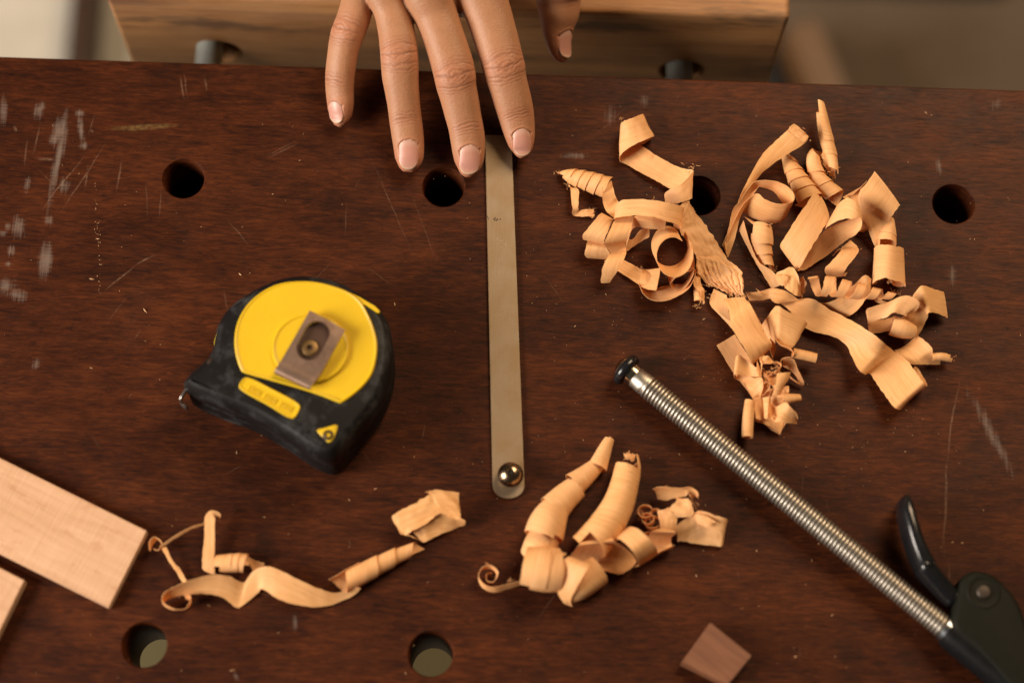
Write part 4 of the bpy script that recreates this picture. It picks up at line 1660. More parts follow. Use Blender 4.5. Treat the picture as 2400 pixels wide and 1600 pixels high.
# ---------------- upper heap, left side (zoom 3)
s = Shav('3')
s.rib([(800, 165, 1, 872, 325, 1), (803, 150, 5, 887, 312, 5), (745, 172, 10, 835, 335, 10), (672, 200, 10.5, 735, 378, 10.5), (640, 232, 7, 640, 450, 7), (652, 270, 3, 634, 490, 3),
       (740, 340, 1.2, 690, 522, 1.2), (870, 432, 2.2, 800, 585, 2.0), (1000, 508, 3.0, 905, 640, 2.5), (1090, 545, 4.5, 990, 690, 3), (1165, 558, 8, 1120, 745, 7),
       (1172, 575, 12, 1168, 765, 11), (1085, 665, 14, 1105, 792, 12), (1000, 705, 12.5, 1040, 806, 10), (962, 745, 8.5, 968, 795, 6), (985, 790, 4, 1000, 810, 3)], crinkle=.0003, frayed=(0, 0))
s.rib([(800, 165, 1, 872, 325, 1), (735, 200, 1, 820, 365, 1), (680, 215, 3, 745, 380, 3), (668, 200, 5, 720, 372, 5), (700, 195, 7, 760, 360, 7), (760, 190, 7, 820, 340, 7)])
s.fray(1140, 560, 8, 30, 16, 2.0).fray(880, 440, 2, 18, 8, 1.8).fray(660, 205, 6, 10, 5, 1.3)
s.done('rough edged shaving with a square folded top, highest of the left heap', GA)

s = Shav('3')
s.roll([(180, 582, 12), (240, 597, 42), (330, 622, 62), (440, 655, 74), (560, 692, 76)], 4.3, .30, ph=1.0, flare=1.0, sgn=1)
s.rib([(572, 636, 5.5, 505, 690, 9), (590, 700, 7.5, 508, 760, 6.5), (605, 755, 6, 515, 815, 4), (625, 790, 4, 545, 870, 3), (660, 830, 6, 600, 920, 5)])
s.fray(180, 580, 3, 10, 6, 1.6)
s.done('cone rolled shaving pointing left, tip nearest the fingers', GA)

s = Shav('3')
s.rib([(262, 655, 2, 268, 690, 2), (275, 705, 4, 328, 698, 4.6), (280, 780, 4.6, 332, 782, 5), (287, 850, 4, 330, 842, 4), (292, 890, 1.5, 335, 862, 2.5), (345, 902, 1.2, 350, 852, 2.2), (395, 902, 1.5, 398, 846, 2.5), (438, 902, 1.5, 436, 846, 2)], frayed=(1.5, 1.2), crinkle=.0003)
s.fray(255, 670, 2, 10, 8, 2.0).fray(436, 870, 2, 16, 10, 1.6)
s.done('tiny bent shaving scrap with frayed ends left of the heap, under the cone', GA)

s = Shav('3')
s.rib([(700, 915, 8, 690, 940, 8), (625, 885, 10, 612, 925, 10), (600, 850, 15, 592, 918, 15), (642, 788, 19, 635, 906, 18.5), (760, 774, 21, 760, 894, 20.5), (882, 782, 22, 880, 906, 21.5), (1000, 802, 21, 985, 936, 20), (1096, 830, 17, 1078, 972, 16), (1098, 855, 12, 1080, 990, 10), (1040, 870, 8, 1030, 1000, 7)], cup=.3)
s.fray(885, 778, 20, 8, 4, 1.2)
s.done('wide arched shaving bridging the top of the left heap', GA)

s = Shav('3')
s.rib([(975, 930, 14, 965, 1000, 14), (860, 902, 16, 862, 992, 15), (755, 895, 15, 742, 985, 14), (708, 950, 11, 706, 1050, 9), (690, 1050, 6, 688, 1155, 4), (725, 1070, 3, 730, 1125, 3), (790, 1000, 5, 800, 1080, 4), (850, 985, 8, 852, 1052, 7)], cup=.2)
s.done('second arched shaving tucked under the wide arch of the left heap', GA)

s = Shav('3')
s.rib([(510, 880, 3, 588, 930, 4), (495, 878, 8, 585, 924, 9), (430, 952, 12.5, 552, 1000, 13.5), (365, 1036, 11, 520, 1076, 11.5), (372, 1072, 6.5, 520, 1108, 6.5), (395, 1078, 5.5, 522, 1092, 6.5), (386, 1120, 8, 545, 1140, 9), (376, 1178, 6, 566, 1185, 6.5), (405, 1205, 2.5, 548, 1217, 2.5), (440, 1190, .8, 540, 1190, 1)], crinkle=.0002)
s.done('double curl shaving at the far left of the left heap', GA)

s = Shav('3')
s.rib([(640, 895, 9, 720, 900, 9), (598, 930, 14.5, 736, 912, 15), (560, 1008, 18, 716, 1000, 18.5), (523, 1092, 15.5, 690, 1068, 15.5), (540, 1128, 10.5, 678, 1100, 10), (575, 1178, 8, 682, 1140, 8), (560, 1176, 9.5, 683, 1165, 10), (533, 1225, 12, 668, 1210, 12.5), (510, 1280, 10.5, 625, 1292, 11), (498, 1345, 6.5, 585, 1350, 7), (495, 1388, 3, 560, 1388, 3.5)], cup=.1)
s.done('curl shaving with a hanging tail in the middle of the left heap', GA)

s = Shav('3')
s.rib([(560, 1190, 1, 520, 1230, 1), (665, 1222, 1.6, 612, 1296, 1.4), (740, 1260, 2, 690, 1345, 1.8), (815, 1295, 3.5, 772, 1400, 2.5), (880, 1290, 8, 800, 1420, 6), (930, 1285, 12, 860, 1440, 12), (925, 1330, 15, 905, 1442, 13)], crinkle=.0003)
s.rib([(808, 1290, 3, 930, 1282, 4), (790, 1330, 7, 925, 1325, 9), (785, 1390, 8, 910, 1400, 10), (800, 1428, 4, 906, 1442, 6), (830, 1440, 1.5, 900, 1445, 2)])
s.fray(790, 1285, 3, 14, 8, 1.4)
s.done('rough flat shaving ending in a small curl at the foot of the left heap', GA)

# big loop
s = Shav('3')


def ringrows(cx, cy, rx, ry, dx, dy, z0_, z1_, a0, a1, n, gx=0, gy=0, dr=0):
    out = []
    for i in range(n):
        t = i / (n - 1)
        a_ = math.radians(a0 + (a1 - a0) * t)
        f_ = 1 + dr * t
        x = cx + gx * t + rx * f_ * math.cos(a_)
        y = cy + gy * t + ry * f_ * math.sin(a_)
        out.append((x, y, z0_, x + dx, y + dy, z1_))
    return out


s.rib(ringrows(1028, 1195, 116, 138, -38, -80, 19, 8, -55, -395, 16, gx=10, gy=-8, dr=.22) + [(1183, 1250, 15, 1150, 1230, 6), (1172, 1340, 10, 1150, 1320, 3), (1110, 1430, 6, 1100, 1400, 1.5), (1052, 1448, 5, 1040, 1430, 2)], sub=6, cup=.1)
s.done('large round looped shaving with orange inside, centre of the left heap', GA)
s = Shav('3')
s.rib([(1040, 1440, 5, 1035, 1400, 2), (1010, 1400, 9, 985, 1340, 4), (1060, 1340, 12, 1000, 1310, 5), (1150, 1300, 13, 1080, 1300, 4), (1195, 1300, 10, 1180, 1320, 2), (1150, 1420, 8, 1145, 1390, 1), (1062, 1486, 7, 1050, 1400, 1), (960, 1523, 6.5, 950, 1415, 1), (872, 1515, 6, 880, 1442, 1), (808, 1470, 6, 815, 1432, 1.5), (776, 1392, 5.5, 800, 1390, 2)], cup=.1)
s.done('wide shallow loop of shaving along the bottom of the left heap', GA)

s = Shav('3')
s.rib([(1130, 770, 12, 1040, 860, 11), (1160, 815, 10.5, 1060, 950, 10), (1215, 900, 8, 1085, 1020, 8), (1320, 1050, 6, 1180, 1165, 6), (1385, 1150, 5, 1230, 1230, 5), (1440, 1225, 6, 1200, 1200, 6), (1530, 1310, 7, 1215, 1330, 4), (1540, 1400, 7, 1300, 1410, 3), (1540, 1470, 6, 1400, 1450, 4)], m=41, sub=10, crinkle=.0006, rag=.0009, pleat=(.60, 7.5, .0008), frayed=(0, 3))
s.fray(1290, 1410, 5, 40, 26, 1.8).fray(1480, 1450, 6, 40, 26, 2.2)
s.done('long flat shaving crossing the heap diagonally, torn and pleated at its lower end', GA)

s = Shav('3')
s.roll([(1195, 1345, 22, 3), (1210, 1440, 30, 3), (1222, 1540, 34, 3)], 1.6, .7, flare=.5)
s.rib([(1175, 1340, 3, 1225, 1330, 4), (1185, 1420, 5, 1235, 1410, 5), (1225, 1460, 6, 1255, 1440, 5), (1225, 1540, 5, 1258, 1500, 4)])
s.fray(1205, 1550, 3, 16, 12, 1.4)
s.done('small rolled scrap hanging below the torn end of the diagonal shaving', GA)

# ---------------- upper heap, right side (zoom 4)
s = Shav('4')
s.rib([(690, 222, 13, 800, 315, 11), (648, 265, 15, 770, 365, 13), (560, 345, 13.5, 665, 432, 12), (465, 440, 11.5, 555, 505, 10), (395, 555, 10, 450, 590, 8), (335, 670, 9, 375, 695, 7), (300, 745, 8, 320, 765, 4), (280, 800, 6, 300, 810, 2)], cup=.4)
s.rib([(650, 262, 15.3, 762, 362, 13.3), (670, 232, 17, 785, 330, 15), (700, 222, 17.5, 800, 314, 15.5), (735, 262, 17, 800, 322, 15)], crinkle=.0006, rag=.0006)
s.fray(740, 290, 16, 30, 14, 1.4)
s.done('long thin shaving sweeping up to a pale torn end, left of the upper rolls', GA)

s = Shav('4')
s.rib([(165, 1112, 1, 208, 1205, 1), (205, 1010, 4, 255, 1080, 3), (245, 850, 9, 300, 900, 6), (290, 790, 12, 345, 820, 9), (400, 650, 17, 420, 690, 12), (470, 636, 18, 470, 690, 12), (570, 648, 18.5, 545, 720, 9), (655, 690, 18.5, 600, 790, 9), (694, 745, 18, 640, 850, 7), (690, 785, 17.5, 640, 890, 4.5), (640, 808, 17, 592, 943, 4), (560, 806, 16.5, 500, 948, 4), (480, 775, 16, 410, 920, 4), (416, 733, 15.5, 312, 872, 4), (330, 800, 12, 290, 930, 4), (255, 930, 8, 240, 1010, 2), (200, 1060, 4, 190, 1130, 1)], cup=.15, sub=7)
s.rib([(440, 672, 15, 300, 880, 6), (425, 690, 14, 330, 820, 8), (350, 760, 11, 280, 900, 6), (250, 930, 6, 225, 1020, 3), (180, 1100, 2.5, 195, 1160, 1.5)], m=6)
s.done('ribbon loop standing on edge with two straight legs, right of the diagonal shaving', GA)

s = Shav('4')
s.rib([(325, 900, 5, 480, 985, 7), (420, 985, 9, 536, 955, 11)], sub=4, crinkle=.0001)
s.roll([(455, 960, 88), (455, 1060, 84), (470, 1160, 60), (510, 1300, 32)], 2.6, .40, ph=.6, flare=1.2)
s.rib([(288, 1000, 3, 322, 930, 6), (350, 1125, 4, 375, 1110, 6), (418, 1250, 4, 440, 1240, 6), (475, 1345, 3, 545, 1310, 5), (530, 1432, 1.5, 610, 1400, 4)])
s.fray(540, 1290, 3, 12, 8, 1.6)
s.done('stepped spiral shaving hanging below the standing loop', GA)

s = Shav('4')
s.roll([(588, 395, 14), (640, 480, 40), (700, 590, 62), (770, 710, 80), (830, 800, 84)], 4.2, .33, ph=2.0, flare=1.2, sgn=1)
s.rib([(700, 820, 3, 770, 842, 2), (760, 780, 4, 850, 720, 5), (848, 702, 9, 950, 888, 10), (770, 830, 14, 895, 1010, 14), (690, 950, 15.5, 820, 1130, 15), (612, 1075, 13, 755, 1245, 12), (594, 1130, 8.5, 722, 1297, 7), (650, 1180, 3.5, 745, 1298, 2), (745, 1190, 3, 790, 1285, 2), (835, 1100, 7, 850, 1245, 3), (925, 1000, 9, 940, 1185, 4), (1040, 945, 12, 1060, 1090, 7), (1130, 905, 16, 1150, 1030, 11), (1180, 880, 20, 1190, 980, 16), (1165, 820, 23, 1180, 910, 22), (1120, 775, 23.5, 1120, 915, 23), (1060, 775, 21, 1035, 925, 21), (1000, 840, 17, 955, 965, 17), (940, 950, 12, 920, 1000, 12)], sub=7, cup=.2, rag=.0004)
s.fray(1100, 1040, 8, 50, 14, 1.2).fray(583, 395, 3, 8, 5, 1.2)
s.done('widest shaving, folded in a tall V with a cone rolled tip, mid heap', GA)

s = Shav('4')
s.roll([(880, 50, 38, 9), (900, 180, 46, 9), (935, 350, 46, 8), (975, 480, 34, 7), (990, 590, 22, 6)], 2.4, .55, ph=1.0, flare=1.0, rag=.0004)
s.rib([(905, 400, 8, 945, 320, 9), (900, 470, 7, 990, 480, 8), (920, 540, 5, 1005, 540, 6), (960, 600, 3, 1000, 575, 4)], crinkle=.0006, rag=.0008, frayed=(0, 3))
s.fray(960, 560, 5, 30, 34, 2.4).fray(930, 480, 5, 24, 14, 1.6)
s.roll([(900, 395, 34, 6), (840, 450, 52, 6), (850, 560, 54, 5), (900, 660, 62, 5), (980, 730, 62, 5), (1050, 790, 50, 4.5)], 3.4, .30, ph=3.0, flare=.9)
s.done('topmost tube rolled shaving, upright with a torn lower end', GA)

s = Shav('4')
s.rib([(1195, 690, 3, 1230, 1000, 1.5), (1100, 745, 2.5, 1180, 1000, 1), (1070, 760, 3, 1130, 860, 2)], crinkle=.0002)
s.rib([(1080, 752, 3, 1190, 692, 4), (1130, 740, 6, 1230, 640, 9), (1160, 735, 10, 1300, 580, 13)][:2], crinkle=.0001)
s.rib([(1287, 571, 14, 1472, 817, 14), (1235, 645, 15.5, 1440, 860, 14.5), (1172, 728, 14.5, 1405, 910, 12.5), (1165, 790, 11, 1390, 945, 9.5), (1200, 900, 8.5, 1350, 1030, 7), (1250, 1030, 5.5, 1320, 1090, 5), (1293, 1132, 3, 1316, 1120, 3)], cup=.5)
s.roll([(1395, 905, 40, 6), (1385, 980, 56, 6), (1378, 1070, 64, 6), (1375, 1140, 62, 6)], 2.0, .55, ph=.5, flare=.7)
s.rib([(1340, 1170, 3, 1300, 1395, 2), (1285, 1150, 6, 1268, 1402, 5), (1300, 1118, 11, 1282, 1385, 11), (1380, 1110, 14.5, 1362, 1352, 14.5), (1450, 1122, 13.5, 1440, 1372, 13), (1497, 1135, 9, 1512, 1402, 8), (1490, 1170, 4, 1490, 1420, 3), (1430, 1180, 3, 1425, 1405, 3), (1400, 1180, 6, 1405, 1360, 6)], cup=.1, rag=.0005)
s.fray(1395, 1365, 8, 14, 16, 1.8)
s.done('large square faced shaving at the right of the heap, rolling into a split tube', GA)

s = Shav('4')
s.rib([(975, 1195, 2, 1110, 1075, 4), (1010, 1150, 5, 1155, 1120, 6), (1040, 1145, 9, 1168, 1160, 10), (990, 1210, 11, 1120, 1225, 11.5), (925, 1278, 9, 1065, 1300, 9.5), (920, 1310, 5.5, 1060, 1330, 5.5), (945, 1345, 3, 1070, 1340, 3), (1000, 1350, 1.5, 1085, 1310, 2)], cup=.1)
s.done('short curled shaving just below the folded V', GA)
s = Shav('4')
s.rib([(1180, 880, 3, 1240, 920, 3), (1170, 1005, 4, 1225, 990, 5), (1200, 1018, 2, 1235, 1000, 2)])
s.rib([(1050, 760, 3, 1175, 690, 4), (1150, 830, 4, 1215, 940, 5), (1180, 960, 5, 1217, 940, 5)])
s.done('shaving sliver wedged behind the square faced shaving', GA)

# ---------------- lower part of the heap (zoom 5)
s = Shav('5')
s.roll([(1020, 255, 82), (1140, 245, 84), (1280, 260, 78), (1400, 285, 66), (1530, 300, 52), (1640, 315, 40), (1740, 330, 26)], 5.0, .105, ph=2.2, flare=.15, zoff=5.5, rag=.0003, per=36)
s.fray(1750, 300, 4, 18, 12, 2.0).fray(1270, 300, 4, 20, 10, 1.6)
s.done('narrow corkscrew shaving lying across the middle of the right heap', GA)

s = Shav('5')
s.rib([(740, 145, 4, 800, 240, 6), (820, 120, 9, 830, 250, 8), (895, 95, 10, 860, 280, 9), (945, 160, 11, 935, 325, 8), (960, 230, 9, 945, 330, 5), (985, 180, 7, 975, 330, 4), (1012, 215, 8, 970, 360, 3), (985, 165, 9, 950, 200, 6)], crinkle=.0007, rag=.0006)
s.rib([(760, 150, 9, 800, 160, 8), (820, 195, 10, 855, 170, 11), (835, 270, 8, 870, 230, 9)], crinkle=.0008, rag=.0008)
s.fray(850, 215, 9, 22, 18, 1.5)
s.done('crumpled knot of shaving left of the corkscrew', GA)

s = Shav('5')
s.rib([(512, 298, 4, 545, 362, 2), (620, 292, 6, 650, 362, 3), (705, 268, 7, 700, 350, 4), (740, 262, 7.5, 715, 350, 5), (840, 285, 8, 760, 385, 6), (952, 358, 6, 850, 380, 5)], frayed=(0, 0))
s.rib([(595, 262, 6, 602, 268, 6), (640, 298, 6, 625, 300, 6), (700, 320, 5, 640, 310, 5)], m=4)
s.done('flat pointed shaving strip below the crumpled knot', GA)

s = Shav('5')
s.rib([(950, 350, 4, 790, 380, 3), (1050, 348, 5, 860, 430, 4), (1200, 435, 5, 960, 560, 4), (1340, 508, 7, 1075, 618, 4), (1470, 580, 12, 1240, 660, 4.5), (1580, 655, 15, 1340, 735, 5), (1640, 708, 13, 1395, 850, 8), (1680, 740, 9, 1450, 940, 12), (1720, 775, 5, 1490, 962, 10), (1770, 800, 4, 1530, 960, 5), (1840, 860, 6, 1590, 1050, 5), (1905, 950, 9, 1660, 1145, 7), (1965, 1030, 12, 1735, 1240, 10), (1995, 1062, 9, 1775, 1255, 7), (1985, 1020, 4, 1765, 1225, 3), (1930, 930, 2, 1740, 1150, 1.5), (1900, 900, 4, 1760, 1060, 2)], m=13, cup=.4, rag=.0003)
s.done('longest wide shaving running to the lower right with a twist in its middle', GA)

s = Shav('5')
s.rib([(1120, 385, 2, 1330, 502, 2), (1200, 375, 4, 1370, 485, 4), (1300, 320, 6, 1440, 430, 6), (1400, 235, 9, 1500, 350, 8), (1490, 155, 12, 1545, 310, 9), (1540, 185, 10, 1560, 330, 6)], cup=.5)
s.rib([(1540, 350, 2, 1600, 340, 4), (1600, 385, 2.5, 1650, 370, 4), (1690, 395, 2, 1720, 385, 2)])
s.done('wide shaving rising behind the corkscrew', GA)

s = Shav('5')
s.rib([(1720, 500, 4, 1700, 610, 2), (1620, 520, 3, 1580, 630, 1.5), (1540, 520, 4, 1535, 630, 2), (1500, 440, 10, 1520, 560, 5), (1560, 412, 12, 1600, 520, 8), (1690, 372, 14, 1665, 500, 11), (1780, 330, 16, 1720, 460, 14), (1870, 330, 17, 1770, 475, 13), (1935, 385, 16, 1830, 480, 12), (1900, 450, 12, 1820, 490, 9), (1840, 440, 8, 1790, 480, 5)], cup=.2)
s.done('looping shaving left of the folded sheet at the right edge of the heap', GA)
s = Shav('5')
s.rib([(2132, 292, 6, 2163, 505, 3), (2050, 268, 9.5, 2085, 470, 8), (1948, 243, 13, 2012, 460, 11), (1905, 290, 11, 2000, 480, 9), (1878, 330, 8, 2008, 470, 8), (1860, 400, 6, 2000, 500, 6), (1820, 470, 4, 1960, 590, 4), (1790, 500, 2, 1915, 660, 2)], cup=.3)
s.fray(2155, 490, 3, 8, 5, 1.2)
s.done('folded sheet of shaving with a sharp corner at the right edge of the heap', GA)
s = Shav('5')
s.roll([(1700, 565, 82, 7), (1800, 595, 78, 7), (1895, 625, 48, 6)], 1.5, .9, ph=3.6, flare=.3, sgn=-1)
s.done('short open tube of shaving below the looping one', GA)
s = Shav('5')
s.rib([(1900, 655, 3, 1730, 770, 2), (1950, 665, 7, 1790, 830, 4), (2035, 750, 9, 1870, 882, 4), (2050, 800, 7, 1990, 885, 3), (2130, 830, 4, 2105, 885, 2)], cup=1.2, rag=.0005)
s.roll([(2030, 825, 36, 5), (2110, 820, 30, 5), (2195, 835, 22, 4)], 2.2, .7, flare=.5)
s.fray(2195, 835, 4, 12, 10, 1.2)
s.done('cone shaped shaving ending in a thin roll, rightmost of the heap', GA)

# descending cluster below the torn end (zooms 5 and c)
s = Shav('5')
s.rib([(255, 265, 3, 360, 320, 4), (222, 390, 2.5, 380, 470, 3), (300, 480, 2.2, 420, 560, 3), (400, 590, 2, 500, 610, 2.5)])
s.rib([(425, 640, 2.4, 278, 728, 2), (520, 790, 3, 400, 930, 2.2), (640, 980, 3, 570, 1160, 2), (740, 1150, 2.2, 640, 1330, 1.6), (800, 1270, 2, 700, 1400, 1.4), (842, 1365, 2, 790, 1460, 1.2)], cup=.2)
s.done('flat straight shaving lying at the bottom of the descending cluster', GA)

s = Shav('c')
s.rib([(262, 5, 7, 500, -20, 8), (320, 120, 9, 520, 20, 9), (345, 255, 10.5, 560, 60, 11), (325, 270, 12.5, 600, 140, 12), (380, 360, 15, 690, 310, 12.5), (450, 480, 15.5, 745, 430, 13.5), (520, 590, 14, 790, 490, 13), (580, 712, 10, 808, 530, 10), (610, 700, 6, 800, 500, 6.5), (600, 600, 5, 770, 440, 5)], m=13, rag=.0003, cup=.3, sub=7)
s.rib([(480, 70, 9, 545, 20, 9), (600, 130, 9.5, 690, 300, 7), (690, 310, 8, 760, 440, 6)])
s.fray(300, 20, 7, 30, 14, 1.8).fray(480, 30, 8, 24, 14, 1.8)
s.done('broad pale shaving with a folded crest, upper part of the descending cluster', GA)

s = Shav('c')
s.rib([(690, 290, 3, 810, 670, 3), (760, 190, 8, 840, 560, 5), (845, 85, 15, 830, 400, 8), (880, 82, 17, 838, 440, 9), (905, 100, 17, 860, 480, 10), (1000, 150, 15.5, 930, 520, 10), (1110, 200, 13.5, 1020, 550, 9.5), (1190, 262, 11, 1100, 450, 9), (1185, 300, 7, 1090, 470, 6), (1100, 430, 4, 1010, 560, 4)], m=11, cup=.2)
s.rib([(840, 440, 12, 850, 470, 4), (900, 510, 12, 905, 530, 4), (1000, 545, 12, 1000, 570, 4), (1045, 600, 11, 1045, 610, 4), (1030, 645, 10, 1020, 650, 3.5), (960, 650, 9, 960, 655, 3), (905, 680, 8, 905, 690, 2.5), (915, 745, 7, 915, 755, 2)], m=5)
s.roll([(1035, 600, 52, 8), (1150, 625, 52, 7.5), (1300, 660, 48, 7)], 1.8, .98, ph=1.0, flare=.15, sgn=-1)
s.done('tall folded shaving flowing into a small finger roll, right of the broad pale one', GA)
s = Shav('c')
s.rib([(920, 660, 9, 925, 750, 3), (1040, 670, 8, 1000, 790, 3), (1090, 780, 6, 1060, 850, 3), (1160, 930, 4, 1120, 960, 2), (1150, 965, 2, 1130, 970, 1), (1080, 920, 4, 1070, 930, 1.5), (1000, 860, 5, 1010, 890, 2)], cup=.2)
s.done('thin pointed loop right of the descending cluster', GA)
s = Shav('c')
s.rib([(640, 690, 9, 690, 860, 8), (630, 760, 10, 660, 868, 9), (540, 700, 9, 560, 862, 7), (425, 625, 11, 390, 840, 9), (395, 700, 9, 385, 870, 6), (400, 880, 4, 400, 890, 3), (450, 800, 3, 470, 925, 2.2), (600, 880, 5, 500, 935, 3), (690, 880, 8, 560, 1040, 4), (708, 970, 8, 590, 1110, 3), (680, 1080, 5, 640, 1110, 2)], cup=.2, m=11)
s.rib([(650, 640, 10, 690, 640, 10), (700, 720, 11, 680, 860, 9)], m=5)
s.done('bow shaped curl at the left of the descending cluster', GA)
s = Shav('c')
s.rib([(640, 640, 8, 720, 640, 9), (690, 720, 10, 760, 640, 10), (850, 710, 11, 850, 725, 6), (905, 730, 11, 900, 760, 6), (850, 800, 10, 880, 830, 5), (740, 840, 10, 820, 850, 5), (790, 950, 9, 850, 900, 5), (830, 975, 9, 800, 1060, 4), (690, 1080, 6, 760, 1080, 3)], crinkle=.0009, rag=.0006, m=7)
s.rib([(860, 830, 12, 1010, 815, 11), (850, 900, 12, 985, 900, 10), (830, 1000, 10, 930, 980, 9), (800, 1080, 8, 915, 1060, 7)], cup=.8)
s.rib([(700, 800, 6, 780, 800, 7), (720, 900, 6, 800, 900, 7), (690, 1010, 5, 770, 1020, 6), (680, 1080, 4, 790, 1090, 4)], crinkle=.0006)
s.rib([(930, 990, 4, 990, 970, 7), (915, 1040, 4, 995, 1030, 8), (940, 1070, 3, 985, 1080, 5)], cup=.6)
s.fray(780, 900, 9, 50, 30, 2.6).fray(830, 780, 10, 40, 16, 2.4)
s.done('wrinkled thin shavings tangled in the middle of the descending cluster', GA)
s = Shav('c')
s.roll([(900, 1110, 56, 8), (1000, 1110, 52, 7), (1122, 1100, 34, 6)], 1.8, .95, ph=2.0, flare=.2)
s.rib([(790, 1090, 6, 800, 1180, 5), (880, 1070, 9, 890, 1180, 6), (940, 1060, 10, 950, 1170, 7)])
s.fray(900, 1100, 8, 24, 14, 1.6)
s.done('finger shaped roll at the lower right of the descending cluster', GA)
s = Shav('c')
s.roll([(560, 1130, 56, 6), (540, 1300, 60, 6), (528, 1545, 58, 5.5)], 1.7, .98, ph=2.0, flare=.1)
s.rib([(590, 1110, 6, 630, 1340, 7), (680, 1080, 5, 700, 1350, 5)])
s.fray(620, 1130, 8, 14, 12, 1.8)
s.done('upright tube shaving, lowest left of the heap', GA)
s = Shav('c')
s.rib([(700, 1095, 9, 720, 1330, 8), (775, 1090, 10, 755, 1335, 9), (790, 1150, 6, 770, 1300, 6), (830, 1200, 7, 800, 1340, 5), (960, 1150, 12, 850, 1372, 8), (1000, 1190, 13, 940, 1375, 8), (1075, 1270, 10, 1040, 1385, 6), (1090, 1340, 6, 1080, 1390, 3), (1000, 1330, 3, 990, 1380, 2), (850, 1260, 4, 850, 1370, 2)], cup=.3, m=11)
s.rib([(600, 1120, 3, 615, 1360, 3), (790, 1100, 4, 780, 1420, 3), (960, 1250, 3, 900, 1500, 2)], crinkle=.0002)
s.fray(790, 1320, 8, 26, 26, 2.4)
s.done('open mouthed curl at the very bottom of the descending cluster', GA)

# ---------------- lower middle (zoom 6)
s = Shav('6')
s.roll([(1172, 98, 40), (1130, 190, 56), (1068, 345, 76)], 2.2, .92, ph=1.4, flare=.3)
s.roll([(1085, 300, 62), (975, 400, 80), (868, 485, 95)], 1.9, .90, ph=2.6, flare=.5)
s.roll([(900, 500, 100), (795, 590, 112), (690, 700, 122)], 1.8, .88, ph=.8, flare=.6)
s.roll([(730, 655, 122), (660, 790, 146), (615, 930, 146)], 1.8, .82, ph=3.4, flare=1.2)
s.roll([(640, 900, 136), (575, 1010, 125), (500, 1115, 80)], 1.5, .78, ph=2.0, flare=1.0)
s.done('long stepped cone roll leaning left, tip pointing up between strip and clamp bar', GB)
s = Shav('6')
s.roll([(1330, 245, 88), (1325, 330, 108), (1300, 460, 114), (1255, 620, 122), (1165, 790, 132), (1060, 930, 140), (960, 1040, 140)], 2.8, .62, ph=2.4, flare=.7, per=36)
s.rib([(1290, 230, 6, 1390, 235, 6), (1300, 260, 5, 1380, 275, 5)], crinkle=.0006, frayed=(1, 1))
s.fray(1335, 240, 6, 24, 14, 1.2)
s.done('smooth thick tube shaving with a plugged upper end, right of the stepped cone', GB)
s = Shav('6')
s.rib([(915, 985, 14, 1205, 950, 14), (880, 1030, 6, 1300, 1010, 6), (850, 1085, 1.6, 1395, 1120, 1.6), (980, 1150, 1.2, 1300, 1215, 2.5), (1000, 1170, 4, 1250, 1230, 6)], m=13, cup=.1)
s.rib([(935, 960, 13, 1190, 930, 13), (915, 985, 14.5, 1205, 950, 14.5)], sub=4)
s.roll([(790, 1425, 66), (870, 1345, 118), (985, 1260, 128), (1085, 1190, 118)], 1.45, .95, ph=.4, flare=.2, per=44)
s.rib([(830, 1080, 16, 1010, 1150, 17), (790, 1110, 17, 985, 1190, 19), (755, 1200, 15, 920, 1300, 17), (738, 1380, 9, 850, 1440, 10), (790, 1470, 4, 860, 1500, 3)], m=11)
s.rib([(1180, 945, 3, 1320, 838, 3), (1205, 935, 10, 1345, 832, 10), (1275, 950, 16, 1420, 858, 16), (1350, 1020, 18, 1500, 930, 17.5), (1395, 1100, 14, 1560, 1010, 13), (1412, 1158, 6, 1570, 1062, 5), (1380, 1165, 1.5, 1540, 1075, 1.5)], m=11, cup=.2)
s.rib([(1440, 930, 3, 1560, 860, 3), (1450, 890, 8, 1600, 850, 8), (1520, 875, 12, 1725, 875, 12), (1480, 935, 6, 1690, 925, 6), (1500, 1000, 2, 1690, 980, 2), (1560, 1062, 4, 1700, 1010, 4), (1590, 1040, 8, 1715, 985, 7)], m=11)
s.done('loose open spiral shaving showing its dark orange inside', GB)
s = Shav('6')
s.roll([(440, 1170, 170), (600, 1185, 178), (700, 1190, 172), (800, 1180, 150)], 1.9, .55, ph=.4, flare=.8, per=40)
s.rib([(690, 1010, 17, 815, 1060, 15), (690, 1140, 19, 700, 1150, 18), (660, 1290, 16, 700, 1330, 10), (700, 1360, 6, 740, 1330, 3)], m=6)
s.rib([(440, 1280, 6, 450, 1310, 2), (320, 1310, 5.5, 325, 1350, 1.5), (200, 1335, 5, 205, 1378, 1), (120, 1310, 5, 110, 1340, 1.5), (78, 1240, 6, 75, 1255, 2), (110, 1170, 7.5, 105, 1190, 3), (180, 1155, 8, 185, 1190, 3), (240, 1210, 7, 225, 1230, 2), (200, 1290, 5, 195, 1300, 1), (145, 1280, 4, 150, 1290, 1), (150, 1220, 4, 155, 1230, 1), (190, 1215, 3, 195, 1230, 1)], m=6)
s.fray(145, 1140, 5, 8, 4, 1.2).fray(350, 1280, 3, 14, 6, 1.2)
s.done('barrel shaped curl with a thin hooked tail, left end of the lower middle group', GB)
s = Shav('6')
s.rib([(1730, 900, 4, 1740, 960, 1.5), (1720, 840, 6, 1760, 950, 2), (1850, 740, 8, 1860, 970, 2), (1930, 700, 9, 1980, 985, 2), (2060, 740, 9.5, 2090, 995, 2.5), (2150, 765, 8, 2105, 990, 2.5), (2150, 800, 3, 2120, 960, 1)], crinkle=.0005, m=11)
s.rib([(1880, 730, 9, 1900, 800, 8), (1960, 740, 10, 1980, 830, 9), (2080, 800, 10, 2060, 790, 9.5)], crinkle=.0006, m=6)
